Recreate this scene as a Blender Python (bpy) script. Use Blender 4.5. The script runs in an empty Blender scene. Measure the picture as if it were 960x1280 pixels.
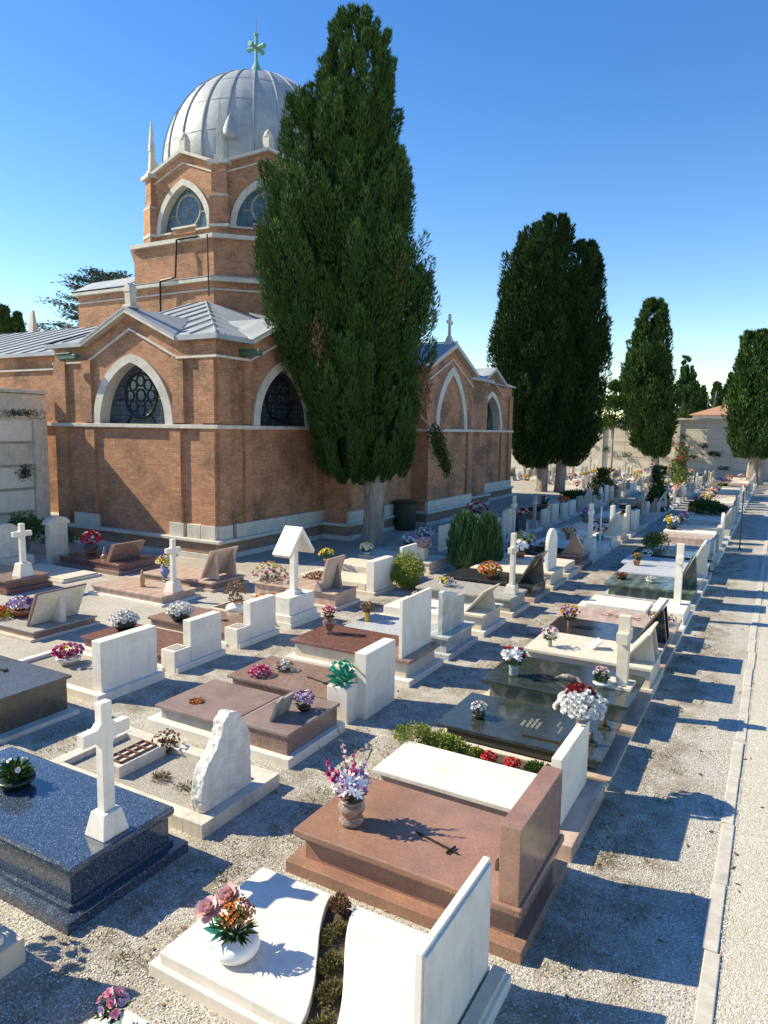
import bpy, bmesh, math, random
import numpy as np
from mathutils import Vector, Matrix
from mathutils.geometry import tessellate_polygon
R=math.radians; PI=math.pi
rnd=random.Random(7); nr=np.random.RandomState(11)
SC=bpy.context.scene; COL=SC.collection

# ------------------------------------------------------------------ materials
MAT={}
class NT:
    def __init__(s,name):
        m=bpy.data.materials.new(name); m.use_nodes=True; s.m=m; s.t=m.node_tree; s.N=s.t.nodes; s.L=s.t.links
        s.b=s.N['Principled BSDF']; MAT[name]=m
    def n(s,ty,**k):
        x=s.N.new(ty)
        for a,b in k.items():
            if a in x.inputs: x.inputs[a].default_value=b
            else: setattr(x,a,b)
        return x
    def l(s,a,b): s.L.new(a,b)
    def coord(s,kind='Object'):
        tc=s.n('ShaderNodeTexCoord'); oi=s.n('ShaderNodeObjectInfo')
        if kind=='World':
            g=s.n('ShaderNodeNewGeometry'); return g.outputs['Position']
        ad=s.n('ShaderNodeVectorMath',operation='ADD'); sc=s.n('ShaderNodeVectorMath',operation='SCALE')
        cb=s.n('ShaderNodeCombineXYZ'); s.l(oi.outputs['Random'],cb.inputs[0]); s.l(oi.outputs['Random'],cb.inputs[1])
        s.l(cb.outputs[0],sc.inputs[0]); sc.inputs['Scale'].default_value=37.0
        s.l(tc.outputs[kind],ad.inputs[0]); s.l(sc.outputs[0],ad.inputs[1]); return ad.outputs[0]
    def noise(s,v,scale,detail=4,rough=.6,dist=0):
        x=s.n('ShaderNodeTexNoise',Scale=scale,Detail=detail,Roughness=rough,Distortion=dist); s.l(v,x.inputs['Vector']); return x.outputs['Fac']
    def vor(s,v,scale,feat='F1',out='Distance',rand=1.0):
        x=s.n('ShaderNodeTexVoronoi',Scale=scale); x.feature=feat; x.inputs['Randomness'].default_value=rand; s.l(v,x.inputs['Vector']); return x.outputs[out]
    def ramp(s,f,stops):
        x=s.n('ShaderNodeValToRGB'); e=x.color_ramp.elements
        while len(e)<len(stops): e.new(.5)
        for k,(p,c) in enumerate(stops):
            e[k].position=p; e[k].color=(*c,1) if len(c)==3 else c
        s.l(f,x.inputs[0]); return x.outputs[0]
    def mix(s,f,a,b,bt='MIX'):
        x=s.n('ShaderNodeMix',data_type='RGBA'); x.blend_type=bt
        for sock,v in ((x.inputs[0],f),(x.inputs[6],a),(x.inputs[7],b)):
            if isinstance(v,(int,float)): sock.default_value=v
            elif isinstance(v,tuple): sock.default_value=(*v,1) if len(v)==3 else v
            else: s.l(v,sock)
        return x.outputs[2]
    def math(s,op,a,b=0.0,cl=False):
        x=s.n('ShaderNodeMath',operation=op); x.use_clamp=cl
        for k,v in enumerate((a,b)):
            if isinstance(v,(int,float)): x.inputs[k].default_value=v
            else: s.l(v,x.inputs[k])
        return x.outputs[0]
    def base(s,c):
        if isinstance(c,tuple): s.b.inputs['Base Color'].default_value=(*c,1)
        else: s.l(c,s.b.inputs['Base Color'])
    def rough(s,r):
        if isinstance(r,(int,float)): s.b.inputs['Roughness'].default_value=r
        else: s.l(r,s.b.inputs['Roughness'])
    def bump(s,h,st=.3,d=.01):
        x=s.n('ShaderNodeBump',Strength=st,Distance=d); s.l(h,x.inputs['Height']); s.l(x.outputs[0],s.b.inputs['Normal'])

def stone(name,c1,c2,scale=6,rough=.5,speck=None,sp_scale=60,sp_t=.62,vein=None,dirt=.35,dirtc=(.12,.11,.09),coat=0,bump=.15,dscale=2.2):
    s=NT(name); v=s.coord()
    c=s.mix(s.ramp(s.noise(v,scale,5),[(.35,(0,0,0)),(.68,(1,1,1))]),c1,c2)
    if speck:
        f=s.vor(v,sp_scale,out='Color'); sep=s.n('ShaderNodeSeparateColor'); s.l(f,sep.inputs[0])
        c=s.mix(s.ramp(sep.outputs[0],[(sp_t,(0,0,0)),(min(.99,sp_t+.1),(.8,.8,.8))]),c,speck)
        c=s.mix(s.ramp(sep.outputs[1],[(.7,(0,0,0)),(.8,(.5,.5,.5))]),c,tuple(x*.35 for x in c1))
    if vein:
        w=s.n('ShaderNodeTexWave',Scale=1.1,Distortion=9.0,Detail=4.0); w.inputs['Detail Scale'].default_value=1.4; s.l(v,w.inputs['Vector'])
        c=s.mix(s.ramp(w.outputs['Fac'],[(.55,(0,0,0)),(.95,(.85,.85,.85))]),c,vein)
    if dirt:
        d=s.math('MULTIPLY',s.ramp(s.noise(v,dscale,7,.72,.6),[(.5,(0,0,0)),(.78,(1,1,1))]),dirt)
        c=s.mix(d,c,dirtc)
        mp=s.n('ShaderNodeMapping'); mp.inputs['Scale'].default_value=(9,9,.7); s.l(v,mp.inputs[0])
        c=s.mix(s.math('MULTIPLY',s.ramp(s.noise(mp.outputs[0],1.5,6,.7),[(.52,(0,0,0)),(.72,(1,1,1))]),dirt*.7),c,dirtc)
        c=s.mix(s.math('MULTIPLY',s.ramp(s.noise(v,28,3),[(.58,(0,0,0)),(.7,(1,1,1))]),dirt*.35),c,dirtc)
    s.base(c); s.rough(rough if not dirt else s.ramp(s.noise(v,7,4),[(.3,(max(rough-.06,0.04),)*3),(.8,(min(rough+.16,1),)*3)]))
    s.bump(s.noise(v,90,3),bump,.003); s.b.inputs['Coat Weight'].default_value=coat; s.b.inputs['Coat Roughness'].default_value=.08
    return s.m
stone('white_marble',(.80,.745,.665),(.72,.665,.585),5,.55,dirt=.42,dirtc=(.34,.31,.26))
stone('worn_marble',(.68,.625,.54),(.56,.51,.43),5,.7,dirt=.6,dirtc=(.2,.19,.165),bump=.4)
stone('cream_stone',(.66,.585,.48),(.56,.48,.375),5,.6,dirt=.35,dirtc=(.27,.22,.17))
stone('travertine',(.70,.625,.52),(.59,.515,.415),9,.6,dirt=.35,dirtc=(.28,.24,.19))
stone('rough_rock',(.74,.72,.68),(.56,.54,.49),7,.85,dirt=.45,dirtc=(.28,.26,.23),bump=1.0)
stone('grey_marble',(.42,.44,.43),(.33,.36,.35),7,.35,vein=(.52,.54,.52),dirt=.3,dirtc=(.2,.2,.18))
stone('pale_grey',(.50,.52,.55),(.42,.45,.49),7,.35,speck=(.62,.63,.66),dirt=.2)
stone('grey_stone',(.38,.37,.34),(.30,.29,.26),7,.6,dirt=.5)
stone('red_granite',(.37,.205,.14),(.25,.135,.10),2.2,.22,speck=(.40,.235,.165),sp_scale=150,sp_t=.8,dirt=.5,dirtc=(.24,.15,.115),coat=.15)
stone('rose_marble',(.50,.36,.29),(.42,.29,.24),4,.35,vein=(.56,.43,.36),dirt=.3)
stone('maroon_granite',(.19,.085,.07),(.13,.06,.05),9,.25,speck=(.27,.14,.12),dirt=.2,coat=.2)
stone('brown_granite',(.27,.17,.14),(.21,.13,.11),9,.28,speck=(.36,.25,.21),sp_scale=80,dirt=.2,coat=.2)
stone('violet_stone',(.22,.155,.145),(.30,.22,.20),3,.28,dirt=.45,dirtc=(.3,.28,.25),coat=.2)
stone('green_granite',(.022,.028,.025),(.04,.049,.043),7,.13,speck=(.06,.075,.066),sp_scale=120,dirt=.3,dirtc=(.12,.12,.10),coat=.35)
stone('green_marble',(.10,.135,.11),(.06,.085,.07),6,.2,vein=(.17,.21,.175),dirt=.3,coat=.2)
stone('black_granite',(.022,.022,.026),(.04,.038,.04),9,.12,speck=(.07,.07,.08),sp_scale=80,dirt=.15,coat=.4)
stone('dark_bronze_granite',(.06,.055,.045),(.085,.075,.06),9,.22,speck=(.12,.10,.08),sp_scale=70,dirt=.35,coat=.3)
stone('blue_granite',(.024,.038,.066),(.05,.075,.12),30,.09,speck=(.26,.34,.46),sp_scale=150,sp_t=.86,dirt=.06,coat=.5)
stone('istrian_stone',(.62,.585,.52),(.50,.47,.41),3,.75,dirt=.55,dirtc=(.17,.16,.14),bump=.3,dscale=1.1)
stone('kerb_stone',(.56,.53,.47),(.43,.40,.35),6,.85,dirt=.5,dirtc=(.24,.22,.19),bump=.5)
stone('ceramic_white',(.82,.81,.78),(.78,.77,.74),6,.25,dirt=.08)
stone('terracotta',(.36,.15,.08),(.28,.12,.07),9,.8,dirt=.3)
stone('concrete_grey',(.36,.35,.33),(.28,.27,.25),3,.85,dirt=.6,bump=.4)
stone('verdigris',(.10,.27,.21),(.16,.36,.28),5,.6,dirt=.35,dirtc=(.06,.10,.08))
stone('rusty_iron',(.22,.10,.05),(.12,.06,.04),20,.8,dirt=.2)
def plain(name,c,r=.5,met=0.0):
    s=NT(name); v=s.coord(); k=s.noise(v,14,3)
    s.base(s.mix(k,tuple(x*.82 for x in c),tuple(min(1,x*1.15) for x in c))); s.rough(r); s.b.inputs['Metallic'].default_value=met; return s.m
plain('pale_bronze',(.42,.42,.36),.45,.1); plain('bronze',(.09,.075,.05),.45,.6); plain('black_iron',(.02,.02,.022),.5,.3); plain('dark_plastic',(.012,.03,.018),.4)
plain('gold_foil',(.5,.3,.06),.35,.5); plain('clear_glass',(.25,.33,.3),.08); plain('teal_foil',(.04,.42,.30),.3); plain('floodlight_green',(.04,.11,.08),.5)
plain('photo_white',(.7,.7,.68),.3); plain('statue_gold',(.42,.26,.12),.5); plain('statue_blue',(.18,.22,.45),.5)

s=NT('lead'); v=s.coord('UV')
c=s.mix(s.ramp(s.noise(v,1.3,5),[(.3,(0,0,0)),(.7,(1,1,1))]),(.25,.28,.32),(.38,.405,.43))
c=s.mix(s.math('MULTIPLY',s.ramp(s.noise(v,5,6,.7),[(.5,(0,0,0)),(.75,(1,1,1))]),.55),c,(.28,.30,.33))
s.base(c); s.rough(.55); s.bump(s.noise(v,3,3),.25,.05)

s=NT('brick'); v=s.coord('UV') if False else s.n('ShaderNodeTexCoord').outputs['UV']
wd=s.n('ShaderNodeTexBrick',Scale=1.0); s.l(v,wd.inputs['Vector'])
for k,x in {'Mortar Size':.009,'Brick Width':.27,'Row Height':.072,'Bias':0.0,'Mortar Smooth':.3}.items(): wd.inputs[k].default_value=x
wd.inputs['Color1'].default_value=(.53,.235,.108,1); wd.inputs['Color2'].default_value=(.385,.155,.075,1); wd.inputs['Mortar'].default_value=(.42,.30,.22,1)
c=s.mix(s.ramp(s.noise(v,.9,6,.7),[(.45,(0,0,0)),(.75,(.5,.5,.5))]),wd.outputs['Color'],(.50,.29,.18))
vb=s.n('ShaderNodeMapping'); vb.inputs['Scale'].default_value=(3.7,13.9,1); s.l(v,vb.inputs[0]); c=s.mix(s.ramp(s.vor(vb.outputs[0],1.0,out='Color'),[(.1,(.0,.0,.0)),(.9,(.55,.55,.55))]),c,(.26,.11,.065))
c=s.mix(s.math('MULTIPLY',s.ramp(s.noise(v,.55,9,.66),[(.47,(0,0,0)),(.66,(1,1,1))]),.72),c,(.085,.055,.036))
g=s.n('ShaderNodeSeparateXYZ'); s.l(v,g.inputs[0])
c=s.mix(s.math('MULTIPLY',s.ramp(s.noise(v,8,3),[(.55,(0,0,0)),(.66,(1,1,1))]),.4),c,(.5,.36,.27))
s.base(c); s.rough(.9); s.bump(wd.outputs['Fac'],-.4,.008)
s=NT('shade_blotched_brick'); v=s.coord('UV') if False else s.n('ShaderNodeTexCoord').outputs['UV']  # brick copy: grime plus leaf-shadow blotches painted into the colour
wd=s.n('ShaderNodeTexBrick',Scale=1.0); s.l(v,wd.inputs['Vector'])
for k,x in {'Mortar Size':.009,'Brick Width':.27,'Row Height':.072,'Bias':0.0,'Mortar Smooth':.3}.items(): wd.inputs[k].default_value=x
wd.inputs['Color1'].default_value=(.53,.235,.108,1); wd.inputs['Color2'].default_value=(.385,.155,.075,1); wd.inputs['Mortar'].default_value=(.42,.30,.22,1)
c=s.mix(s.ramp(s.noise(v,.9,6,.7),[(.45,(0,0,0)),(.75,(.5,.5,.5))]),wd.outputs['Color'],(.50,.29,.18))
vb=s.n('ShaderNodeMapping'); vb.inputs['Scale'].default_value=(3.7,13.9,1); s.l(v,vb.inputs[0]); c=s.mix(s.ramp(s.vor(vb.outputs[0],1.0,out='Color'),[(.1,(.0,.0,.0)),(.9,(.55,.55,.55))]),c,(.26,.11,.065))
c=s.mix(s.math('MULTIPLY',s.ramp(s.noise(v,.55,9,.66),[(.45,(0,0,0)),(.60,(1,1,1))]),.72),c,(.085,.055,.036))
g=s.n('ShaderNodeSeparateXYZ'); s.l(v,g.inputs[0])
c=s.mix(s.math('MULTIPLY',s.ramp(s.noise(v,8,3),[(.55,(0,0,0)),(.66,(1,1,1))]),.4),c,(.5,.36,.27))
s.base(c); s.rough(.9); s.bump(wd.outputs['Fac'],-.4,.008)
s=NT('old_brick'); v=s.n('ShaderNodeTexCoord').outputs['UV']
wd=s.n('ShaderNodeTexBrick',Scale=1.0); s.l(v,wd.inputs['Vector'])
for k,x in {'Mortar Size':.012,'Brick Width':.27,'Row Height':.072,'Mortar Smooth':.3}.items(): wd.inputs[k].default_value=x
wd.inputs['Color1'].default_value=(.36,.20,.12,1); wd.inputs['Color2'].default_value=(.22,.13,.085,1); wd.inputs['Mortar'].default_value=(.25,.21,.16,1)
c=s.mix(s.ramp(s.noise(v,2.0,6,.7),[(.5,(0,0,0)),(.75,(.7,.7,.7))]),wd.outputs['Color'],(.09,.07,.05))
s.base(c); s.rough(.95); s.bump(wd.outputs['Fac'],-.5,.01)

s=NT('window_glass'); v=s.n('ShaderNodeTexCoord').outputs['UV']
br=s.n('ShaderNodeTexBrick',Scale=1.0); s.l(v,br.inputs['Vector']); br.offset=0.0
for k,x in {'Mortar Size':.012,'Brick Width':.16,'Row Height':.16}.items(): br.inputs[k].default_value=x
br.inputs['Color1'].default_value=(.035,.06,.085,1); br.inputs['Color2'].default_value=(.06,.09,.12,1); br.inputs['Mortar'].default_value=(.02,.022,.025,1)
s.base(br.outputs['Color']); s.rough(.22)
s=NT('tower_glass'); v=s.n('ShaderNodeTexCoord').outputs['UV']
br=s.n('ShaderNodeTexBrick',Scale=1.0); s.l(v,br.inputs['Vector']); br.offset=0.0
for k,x in {'Mortar Size':.014,'Brick Width':.24,'Row Height':.3}.items(): br.inputs[k].default_value=x
br.inputs['Color1'].default_value=(.055,.115,.16,1); br.inputs['Color2'].default_value=(.085,.15,.20,1); br.inputs['Mortar'].default_value=(.04,.06,.075,1)
s.base(br.outputs['Color']); s.rough(.3)

def gravel(name,pal,sc,earth,eamt):
    s=NT(name); v=s.coord('World')
    f=s.n('ShaderNodeTexVoronoi',Scale=sc); s.l(v,f.inputs['Vector']); sep=s.n('ShaderNodeSeparateColor'); s.l(f.outputs['Color'],sep.inputs[0])
    c=s.ramp(sep.outputs[0],pal)
    gap=s.ramp(f.outputs['Distance'],[(.30,(0,0,0)),(.62,(1,1,1))])
    c=s.mix(s.math('MULTIPLY',gap,.5),c,(.15,.13,.105))
    e=s.math('MULTIPLY',s.ramp(s.noise(v,1.1,7,.75),[(.46,(0,0,0)),(.66,(1,1,1))]),eamt)
    c=s.mix(e,c,earth)
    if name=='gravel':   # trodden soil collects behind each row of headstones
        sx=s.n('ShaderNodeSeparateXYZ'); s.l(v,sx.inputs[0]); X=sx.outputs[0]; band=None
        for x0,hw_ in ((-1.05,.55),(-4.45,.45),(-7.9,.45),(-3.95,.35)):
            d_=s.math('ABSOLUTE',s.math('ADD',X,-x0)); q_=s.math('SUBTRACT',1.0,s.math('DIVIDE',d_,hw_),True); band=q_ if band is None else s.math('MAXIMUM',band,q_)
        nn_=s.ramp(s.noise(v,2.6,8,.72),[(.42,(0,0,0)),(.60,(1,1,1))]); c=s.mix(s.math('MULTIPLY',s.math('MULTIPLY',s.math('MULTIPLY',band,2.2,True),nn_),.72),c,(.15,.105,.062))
    c=s.mix(s.ramp(s.noise(v,.35,3),[(.35,(0,0,0)),(.75,(.22,.22,.22))]),c,(.62,.58,.50))
    s.base(c); s.rough(.92)
    h=s.math('SUBTRACT',1.0,f.outputs['Distance']); s.bump(h,.8,.008); return s.m
gravel('gravel',[(0,(.27,.25,.215)),(.25,(.46,.435,.385)),(.6,(.60,.57,.51)),(.88,(.71,.68,.615)),(1,(.82,.80,.74))],80,(.24,.195,.14),.5)
gravel('path_gravel',[(0,(.45,.415,.34)),(.3,(.62,.58,.48)),(.7,(.73,.69,.58)),(1,(.82,.79,.70))],90,(.45,.395,.30),.42)
gravel('fine_gravel',[(0,(.22,.205,.185)),(.4,(.36,.335,.295)),(.8,(.5,.465,.41)),(1,(.68,.64,.58))],95,(.2,.18,.14),.3)
s=NT('soil'); v=s.coord(); s.base(s.ramp(s.noise(v,18,6,.7),[(.3,(.035,.026,.018)),(.6,(.10,.075,.05)),(.8,(.2,.16,.11))])); s.rough(1); s.bump(s.noise(v,30,5),.8,.03)
s=NT('walk'); v=s.coord('World'); s.base(s.ramp(s.noise(v,3,7,.7),[(.3,(.27,.24,.20)),(.7,(.42,.385,.33))])); s.rough(.95); s.bump(s.noise(v,60,3),.4,.01)
s=NT('bark'); v=s.coord()
mp=s.n('ShaderNodeMapping'); mp.inputs['Scale'].default_value=(9,9,1.0); s.l(v,mp.inputs[0]); k=s.noise(mp.outputs[0],1.6,6,.7,.5)
s.base(s.ramp(k,[(.3,(.10,.08,.065)),(.5,(.30,.255,.215)),(.75,(.52,.47,.41))])); s.rough(.95); s.bump(k,1.0,.05)
s=NT('loculi'); v=s.n('ShaderNodeTexCoord').outputs['UV']
br=s.n('ShaderNodeTexBrick',Scale=1.0); s.l(v,br.inputs['Vector']); br.offset=0.0
for k,x in {'Mortar Size':.02,'Brick Width':2.35,'Row Height':.72}.items(): br.inputs[k].default_value=x
br.inputs['Color1'].default_value=(.64,.585,.51,1); br.inputs['Color2'].default_value=(.58,.53,.46,1); br.inputs['Mortar'].default_value=(.30,.28,.25,1)
c=s.mix(s.math('MULTIPLY',s.ramp(s.noise(v,.5,6,.7),[(.45,(0,0,0)),(.75,(1,1,1))]),.3),br.outputs['Color'],(.34,.31,.27))
s.base(c); s.rough(.7)
s=NT('roof_tile'); v=s.n('ShaderNodeTexCoord').outputs['UV']
w=s.n('ShaderNodeTexWave',Scale=2.2); s.l(v,w.inputs['Vector']); s.base(s.mix(w.outputs['Fac'],(.28,.13,.08),(.48,.28,.19))); s.rough(.9)
s=NT('plaster'); v=s.coord(); s.base(s.mix(s.noise(v,2,5),(.66,.60,.48),(.74,.69,.58))); s.rough(.9)

def leafmat(name,ca,cb,rough=.6,trans=.15):
    s=NT(name); a=s.n('ShaderNodeAttribute'); a.attribute_name='tint'
    s.base(s.mix(a.outputs['Fac'],ca,cb)); s.rough(rough)
    s.b.inputs['Specular IOR Level'].default_value=.12
    return s.m
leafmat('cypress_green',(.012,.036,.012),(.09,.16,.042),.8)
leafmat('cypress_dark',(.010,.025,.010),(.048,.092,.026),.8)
leafmat('cedar_green',(.05,.08,.07),(.12,.165,.13))
leafmat('broadleaf',(.04,.075,.02),(.11,.17,.045))
leafmat('hedge_lime',(.11,.155,.03),(.33,.38,.08))
leafmat('leaf_green',(.025,.06,.018),(.08,.15,.04))
leafmat('leaf_grey',(.07,.09,.06),(.16,.19,.12))
leafmat('succulent',(.09,.085,.035),(.21,.18,.07))
leafmat('dry_leaf',(.10,.05,.025),(.28,.17,.09))
leafmat('conifer_bush',(.02,.055,.024),(.09,.19,.08))
leafmat('bush_olive',(.06,.09,.025),(.17,.22,.07))
FC={'white':(.86,.85,.80),'pink':(.78,.30,.40),'peony':(.98,.52,.50),'magenta':(.66,.05,.22),'red':(.55,.02,.03),'darkred':(.25,.012,.016),'orange':(.80,.23,.04),
 'yellow':(.80,.58,.05),'purple':(.24,.10,.36),'lilac':(.52,.36,.56),'rust':(.42,.17,.05),'peach':(.82,.42,.25),'cream':(.80,.72,.48),'blush':(.78,.52,.52),'teal':(.03,.40,.27),'rusty':(.30,.18,.09)}
for k,c in FC.items():
    s=NT('petal_'+k); a=s.n('ShaderNodeAttribute'); a.attribute_name='tint'
    s.base(s.mix(a.outputs['Fac'],tuple(x*.74 for x in c),tuple(min(.88,x*1.2) for x in c))); s.rough(.6)

# ------------------------------------------------------------------ mesh helpers
def box_uv(me):
    n=len(me.loops)
    if not n: return
    uv=me.uv_layers.new(name='UVMap'); co=np.empty(len(me.vertices)*3); me.vertices.foreach_get('co',co); co=co.reshape(-1,3)
    vi=np.empty(n,dtype=np.int32); me.loops.foreach_get('vertex_index',vi)
    nf=len(me.polygons); no=np.empty(nf*3); me.polygons.foreach_get('normal',no); no=no.reshape(-1,3)
    tot=np.empty(nf,dtype=np.int32); me.polygons.foreach_get('loop_total',tot); N=np.repeat(no,tot,axis=0); P=co[vi]
    h=np.hypot(N[:,0],N[:,1]); vert=h>.35; hs=np.where(h>1e-6,h,1); tx,ty=-N[:,1]/hs,N[:,0]/hs
    U=np.where(vert,P[:,0]*tx+P[:,1]*ty,P[:,0]); V=np.where(vert,P[:,2],P[:,1])
    uv.data.foreach_set('uv',np.stack([U,V],1).astype(np.float32).ravel())
class MB:
    def __init__(s): s.v=[]; s.f=[]
    def add(s,vs,fs):
        o=len(s.v); s.v+=[tuple(x) for x in vs]; s.f+=[tuple(i+o for i in f) for f in fs]; return s
    def box(s,x0,x1,y0,y1,z0,z1):
        return s.add([(x0,y0,z0),(x1,y0,z0),(x1,y1,z0),(x0,y1,z0),(x0,y0,z1),(x1,y0,z1),(x1,y1,z1),(x0,y1,z1)],
            [(0,3,2,1),(4,5,6,7),(0,1,5,4),(1,2,6,5),(2,3,7,6),(3,0,4,7)])
    def frus(s,a,b,z0,z1):   # a,b=(x0,x1,y0,y1) bottom and top
        return s.add([(a[0],a[2],z0),(a[1],a[2],z0),(a[1],a[3],z0),(a[0],a[3],z0),(b[0],b[2],z1),(b[1],b[2],z1),(b[1],b[3],z1),(b[0],b[3],z1)],
            [(0,3,2,1),(4,5,6,7),(0,1,5,4),(1,2,6,5),(2,3,7,6),(3,0,4,7)])
    def prism(s,poly,fn,d0,d1):   # poly 2d, fn(u,v,d)->xyz
        n=len(poly); A=[fn(u,v,d0) for u,v in poly]; B=[fn(u,v,d1) for u,v in poly]
        tri=tessellate_polygon([[Vector((u,v,0)) for u,v in poly]])
        fs=[t for t in tri]+[(t[0]+n,t[2]+n,t[1]+n) for t in tri]+[(i,(i+1)%n,(i+1)%n+n,i+n) for i in range(n)]
        return s.add(A+B,fs)
    def lathe(s,prof,n=20,c=(0,0,0)):
        o=len(s.v); m=len(prof)
        for r,z in prof:
            for k in range(n):
                a=2*PI*k/n; s.v.append((c[0]+r*math.cos(a),c[1]+r*math.sin(a),c[2]+z))
        for j in range(m-1):
            for k in range(n):
                k2=(k+1)%n; s.f.append((o+j*n+k,o+j*n+k2,o+(j+1)*n+k2,o+(j+1)*n+k))
        s.f.append(tuple(o+k for k in reversed(range(n)))); s.f.append(tuple(o+(m-1)*n+k for k in range(n))); return s
    def tube(s,pts,rs,n=8):
        pts=[Vector(p) for p in pts]; o=len(s.v)
        if isinstance(rs,(int,float)): rs=[rs]*len(pts)
        for i,p in enumerate(pts):
            d=(pts[min(i+1,len(pts)-1)]-pts[max(i-1,0)]).normalized(); a=d.orthogonal().normalized() if i==0 else (a-d*a.dot(d)).normalized(); b=d.cross(a)
            for k in range(n):
                t=2*PI*k/n; q=p+(a*math.cos(t)+b*math.sin(t))*rs[i]; s.v.append(tuple(q))
        for i in range(len(pts)-1):
            for k in range(n):
                k2=(k+1)%n; s.f.append((o+i*n+k,o+i*n+k2,o+(i+1)*n+k2,o+(i+1)*n+k))
        s.f.append(tuple(o+k for k in reversed(range(n)))); s.f.append(tuple(o+(len(pts)-1)*n+k for k in range(n))); return s
    def build(s,name,mat,parent=None,bev=0,smooth=False,loc=None,fix=True):
        me=bpy.data.meshes.new(name); me.from_pydata(s.v,[],s.f); me.validate()
        if fix:
            b=bmesh.new(); b.from_mesh(me); bmesh.ops.recalc_face_normals(b,faces=b.faces); b.to_mesh(me); b.free()
        me.update(); box_uv(me)
        me.materials.append(MAT[mat]); o=bpy.data.objects.new(name,me); COL.objects.link(o)
        if parent: o.parent=parent
        if loc: o.location=loc
        if smooth:
            me.polygons.foreach_set('use_smooth',[True]*len(me.polygons))
        if bev:
            m=o.modifiers.new('bevel','BEVEL'); m.width=bev; m.segments=2; m.limit_method='ANGLE'; m.angle_limit=R(35); m.harden_normals=False
        return o
def empty(name,loc=(0,0,0),rz=0):
    o=bpy.data.objects.new(name,None); o.location=loc; o.rotation_euler=(0,0,rz); o.empty_display_size=.2; COL.objects.link(o); return o
USED=set()
def tag(o,label=None,cat=None,group=None,kind=None):
    if label: o['label']=label
    if cat: o['category']=cat
    if group: o['group']=group
    if kind: o['kind']=kind
    return o
def arrmesh(name,V,F,mat,tint=None,parent=None,loc=None,smooth=False):
    """V (n,3) array, F (m,k) int array"""
    me=bpy.data.meshes.new(name); k=F.shape[1]; m=len(F)
    me.vertices.add(len(V)); me.vertices.foreach_set('co',V.astype(np.float32).ravel())
    me.loops.add(m*k); me.loops.foreach_set('vertex_index',F.astype(np.int32).ravel())
    me.polygons.add(m); me.polygons.foreach_set('loop_start',np.arange(0,m*k,k,dtype=np.int32)); me.polygons.foreach_set('loop_total',np.full(m,k,dtype=np.int32))
    me.update(calc_edges=True)
    if tint is not None:
        a=me.attributes.new('tint','FLOAT','FACE'); a.data.foreach_set('value',np.clip(tint,0,1).astype(np.float32))
    me.materials.append(MAT[mat]); o=bpy.data.objects.new(name,me); COL.objects.link(o)
    if parent: o.parent=parent
    if loc: o.location=loc
    return o
def leafquads(P,D,wid,ln,rs,droop=0.0,tri=False):
    """leaf blades: base P, direction D; diamond quads"""
    n=len(P); D=D/np.maximum(np.linalg.norm(D,axis=1,keepdims=True),1e-6)
    q=rs.normal(size=(n,3)); S=np.cross(D,q); S/=np.maximum(np.linalg.norm(S,axis=1,keepdims=True),1e-6)
    w=(np.asarray(wid)*np.ones(n))[:,None]; l=(np.asarray(ln)*np.ones(n))[:,None]
    tip=P+D*l; tip[:,2]-=droop*l[:,0]; mid=P+D*l*.45
    if tri:
        V=np.stack([P-S*w*.5,P+S*w*.5,tip],1).reshape(-1,3); F=np.arange(3*n).reshape(-1,3); return V,F
    V=np.stack([P,mid-S*w*.5,tip,mid+S*w*.5],1).reshape(-1,3); F=np.arange(4*n).reshape(-1,4); return V,F

# ------------------------------------------------------------------ sky, sun, camera
w=bpy.data.worlds.new('World'); SC.world=w; w.use_nodes=True; nt=w.node_tree
sky=nt.nodes.new('ShaderNodeTexSky'); sky.sky_type='NISHITA'; sky.sun_disc=False
SUN=Vector((-1,-.30,.82)).normalized()
el=math.asin(SUN.z); sky.sun_elevation=el; sky.sun_rotation=math.atan2(SUN.x,SUN.y); sky.altitude=0; sky.air_density=1.0; sky.dust_density=.05; sky.ozone_density=2.2
bg=nt.nodes['Background']; hs=nt.nodes.new('ShaderNodeHueSaturation'); hs.inputs['Saturation'].default_value=1.36; hs.inputs['Hue'].default_value=.514; nt.links.new(sky.outputs[0],hs.inputs['Color']); nt.links.new(hs.outputs[0],bg.inputs[0]); bg.inputs[1].default_value=.15
sl=bpy.data.lights.new('sun','SUN'); sl.energy=4.7; sl.angle=R(.5); sl.color=(1,.92,.78)
so=bpy.data.objects.new('sun',sl); COL.objects.link(so); so.rotation_euler=(-SUN).to_track_quat('-Z','Y').to_euler(); so.location=(-30,-8,40)
cam=bpy.data.cameras.new('camera'); cam.sensor_fit='VERTICAL'; cam.sensor_height=36; cam.lens=36*880/1280; cam.clip_end=3000; cam.clip_start=.1
co=bpy.data.objects.new('camera',cam); COL.objects.link(co); co.location=(0,0,4.0)
th,ps,ro=R(6.7),R(29.2),R(.9)
fw=Vector((-math.sin(ps)*math.cos(th),math.cos(ps)*math.cos(th),-math.sin(th))); rr=Vector((math.cos(ps),math.sin(ps),0)); uu=rr.cross(fw)
r2=math.cos(ro)*rr+math.sin(ro)*uu; u2=-math.sin(ro)*rr+math.cos(ro)*uu
co.matrix_world=Matrix.Translation((0,0,4.0))@Matrix((r2,u2,-fw)).transposed().to_4x4()
SC.camera=co
SC.view_settings.view_transform='Standard'; SC.view_settings.look='None'; SC.view_settings.exposure=.76; SC.view_settings.use_white_balance=True; SC.view_settings.white_balance_temperature=7700; SC.view_settings.white_balance_tint=3; SC.view_settings.gamma=1
SC.cycles.max_bounces=5; SC.cycles.diffuse_bounces=3; SC.cycles.glossy_bounces=3; SC.cycles.use_denoising=True

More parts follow.
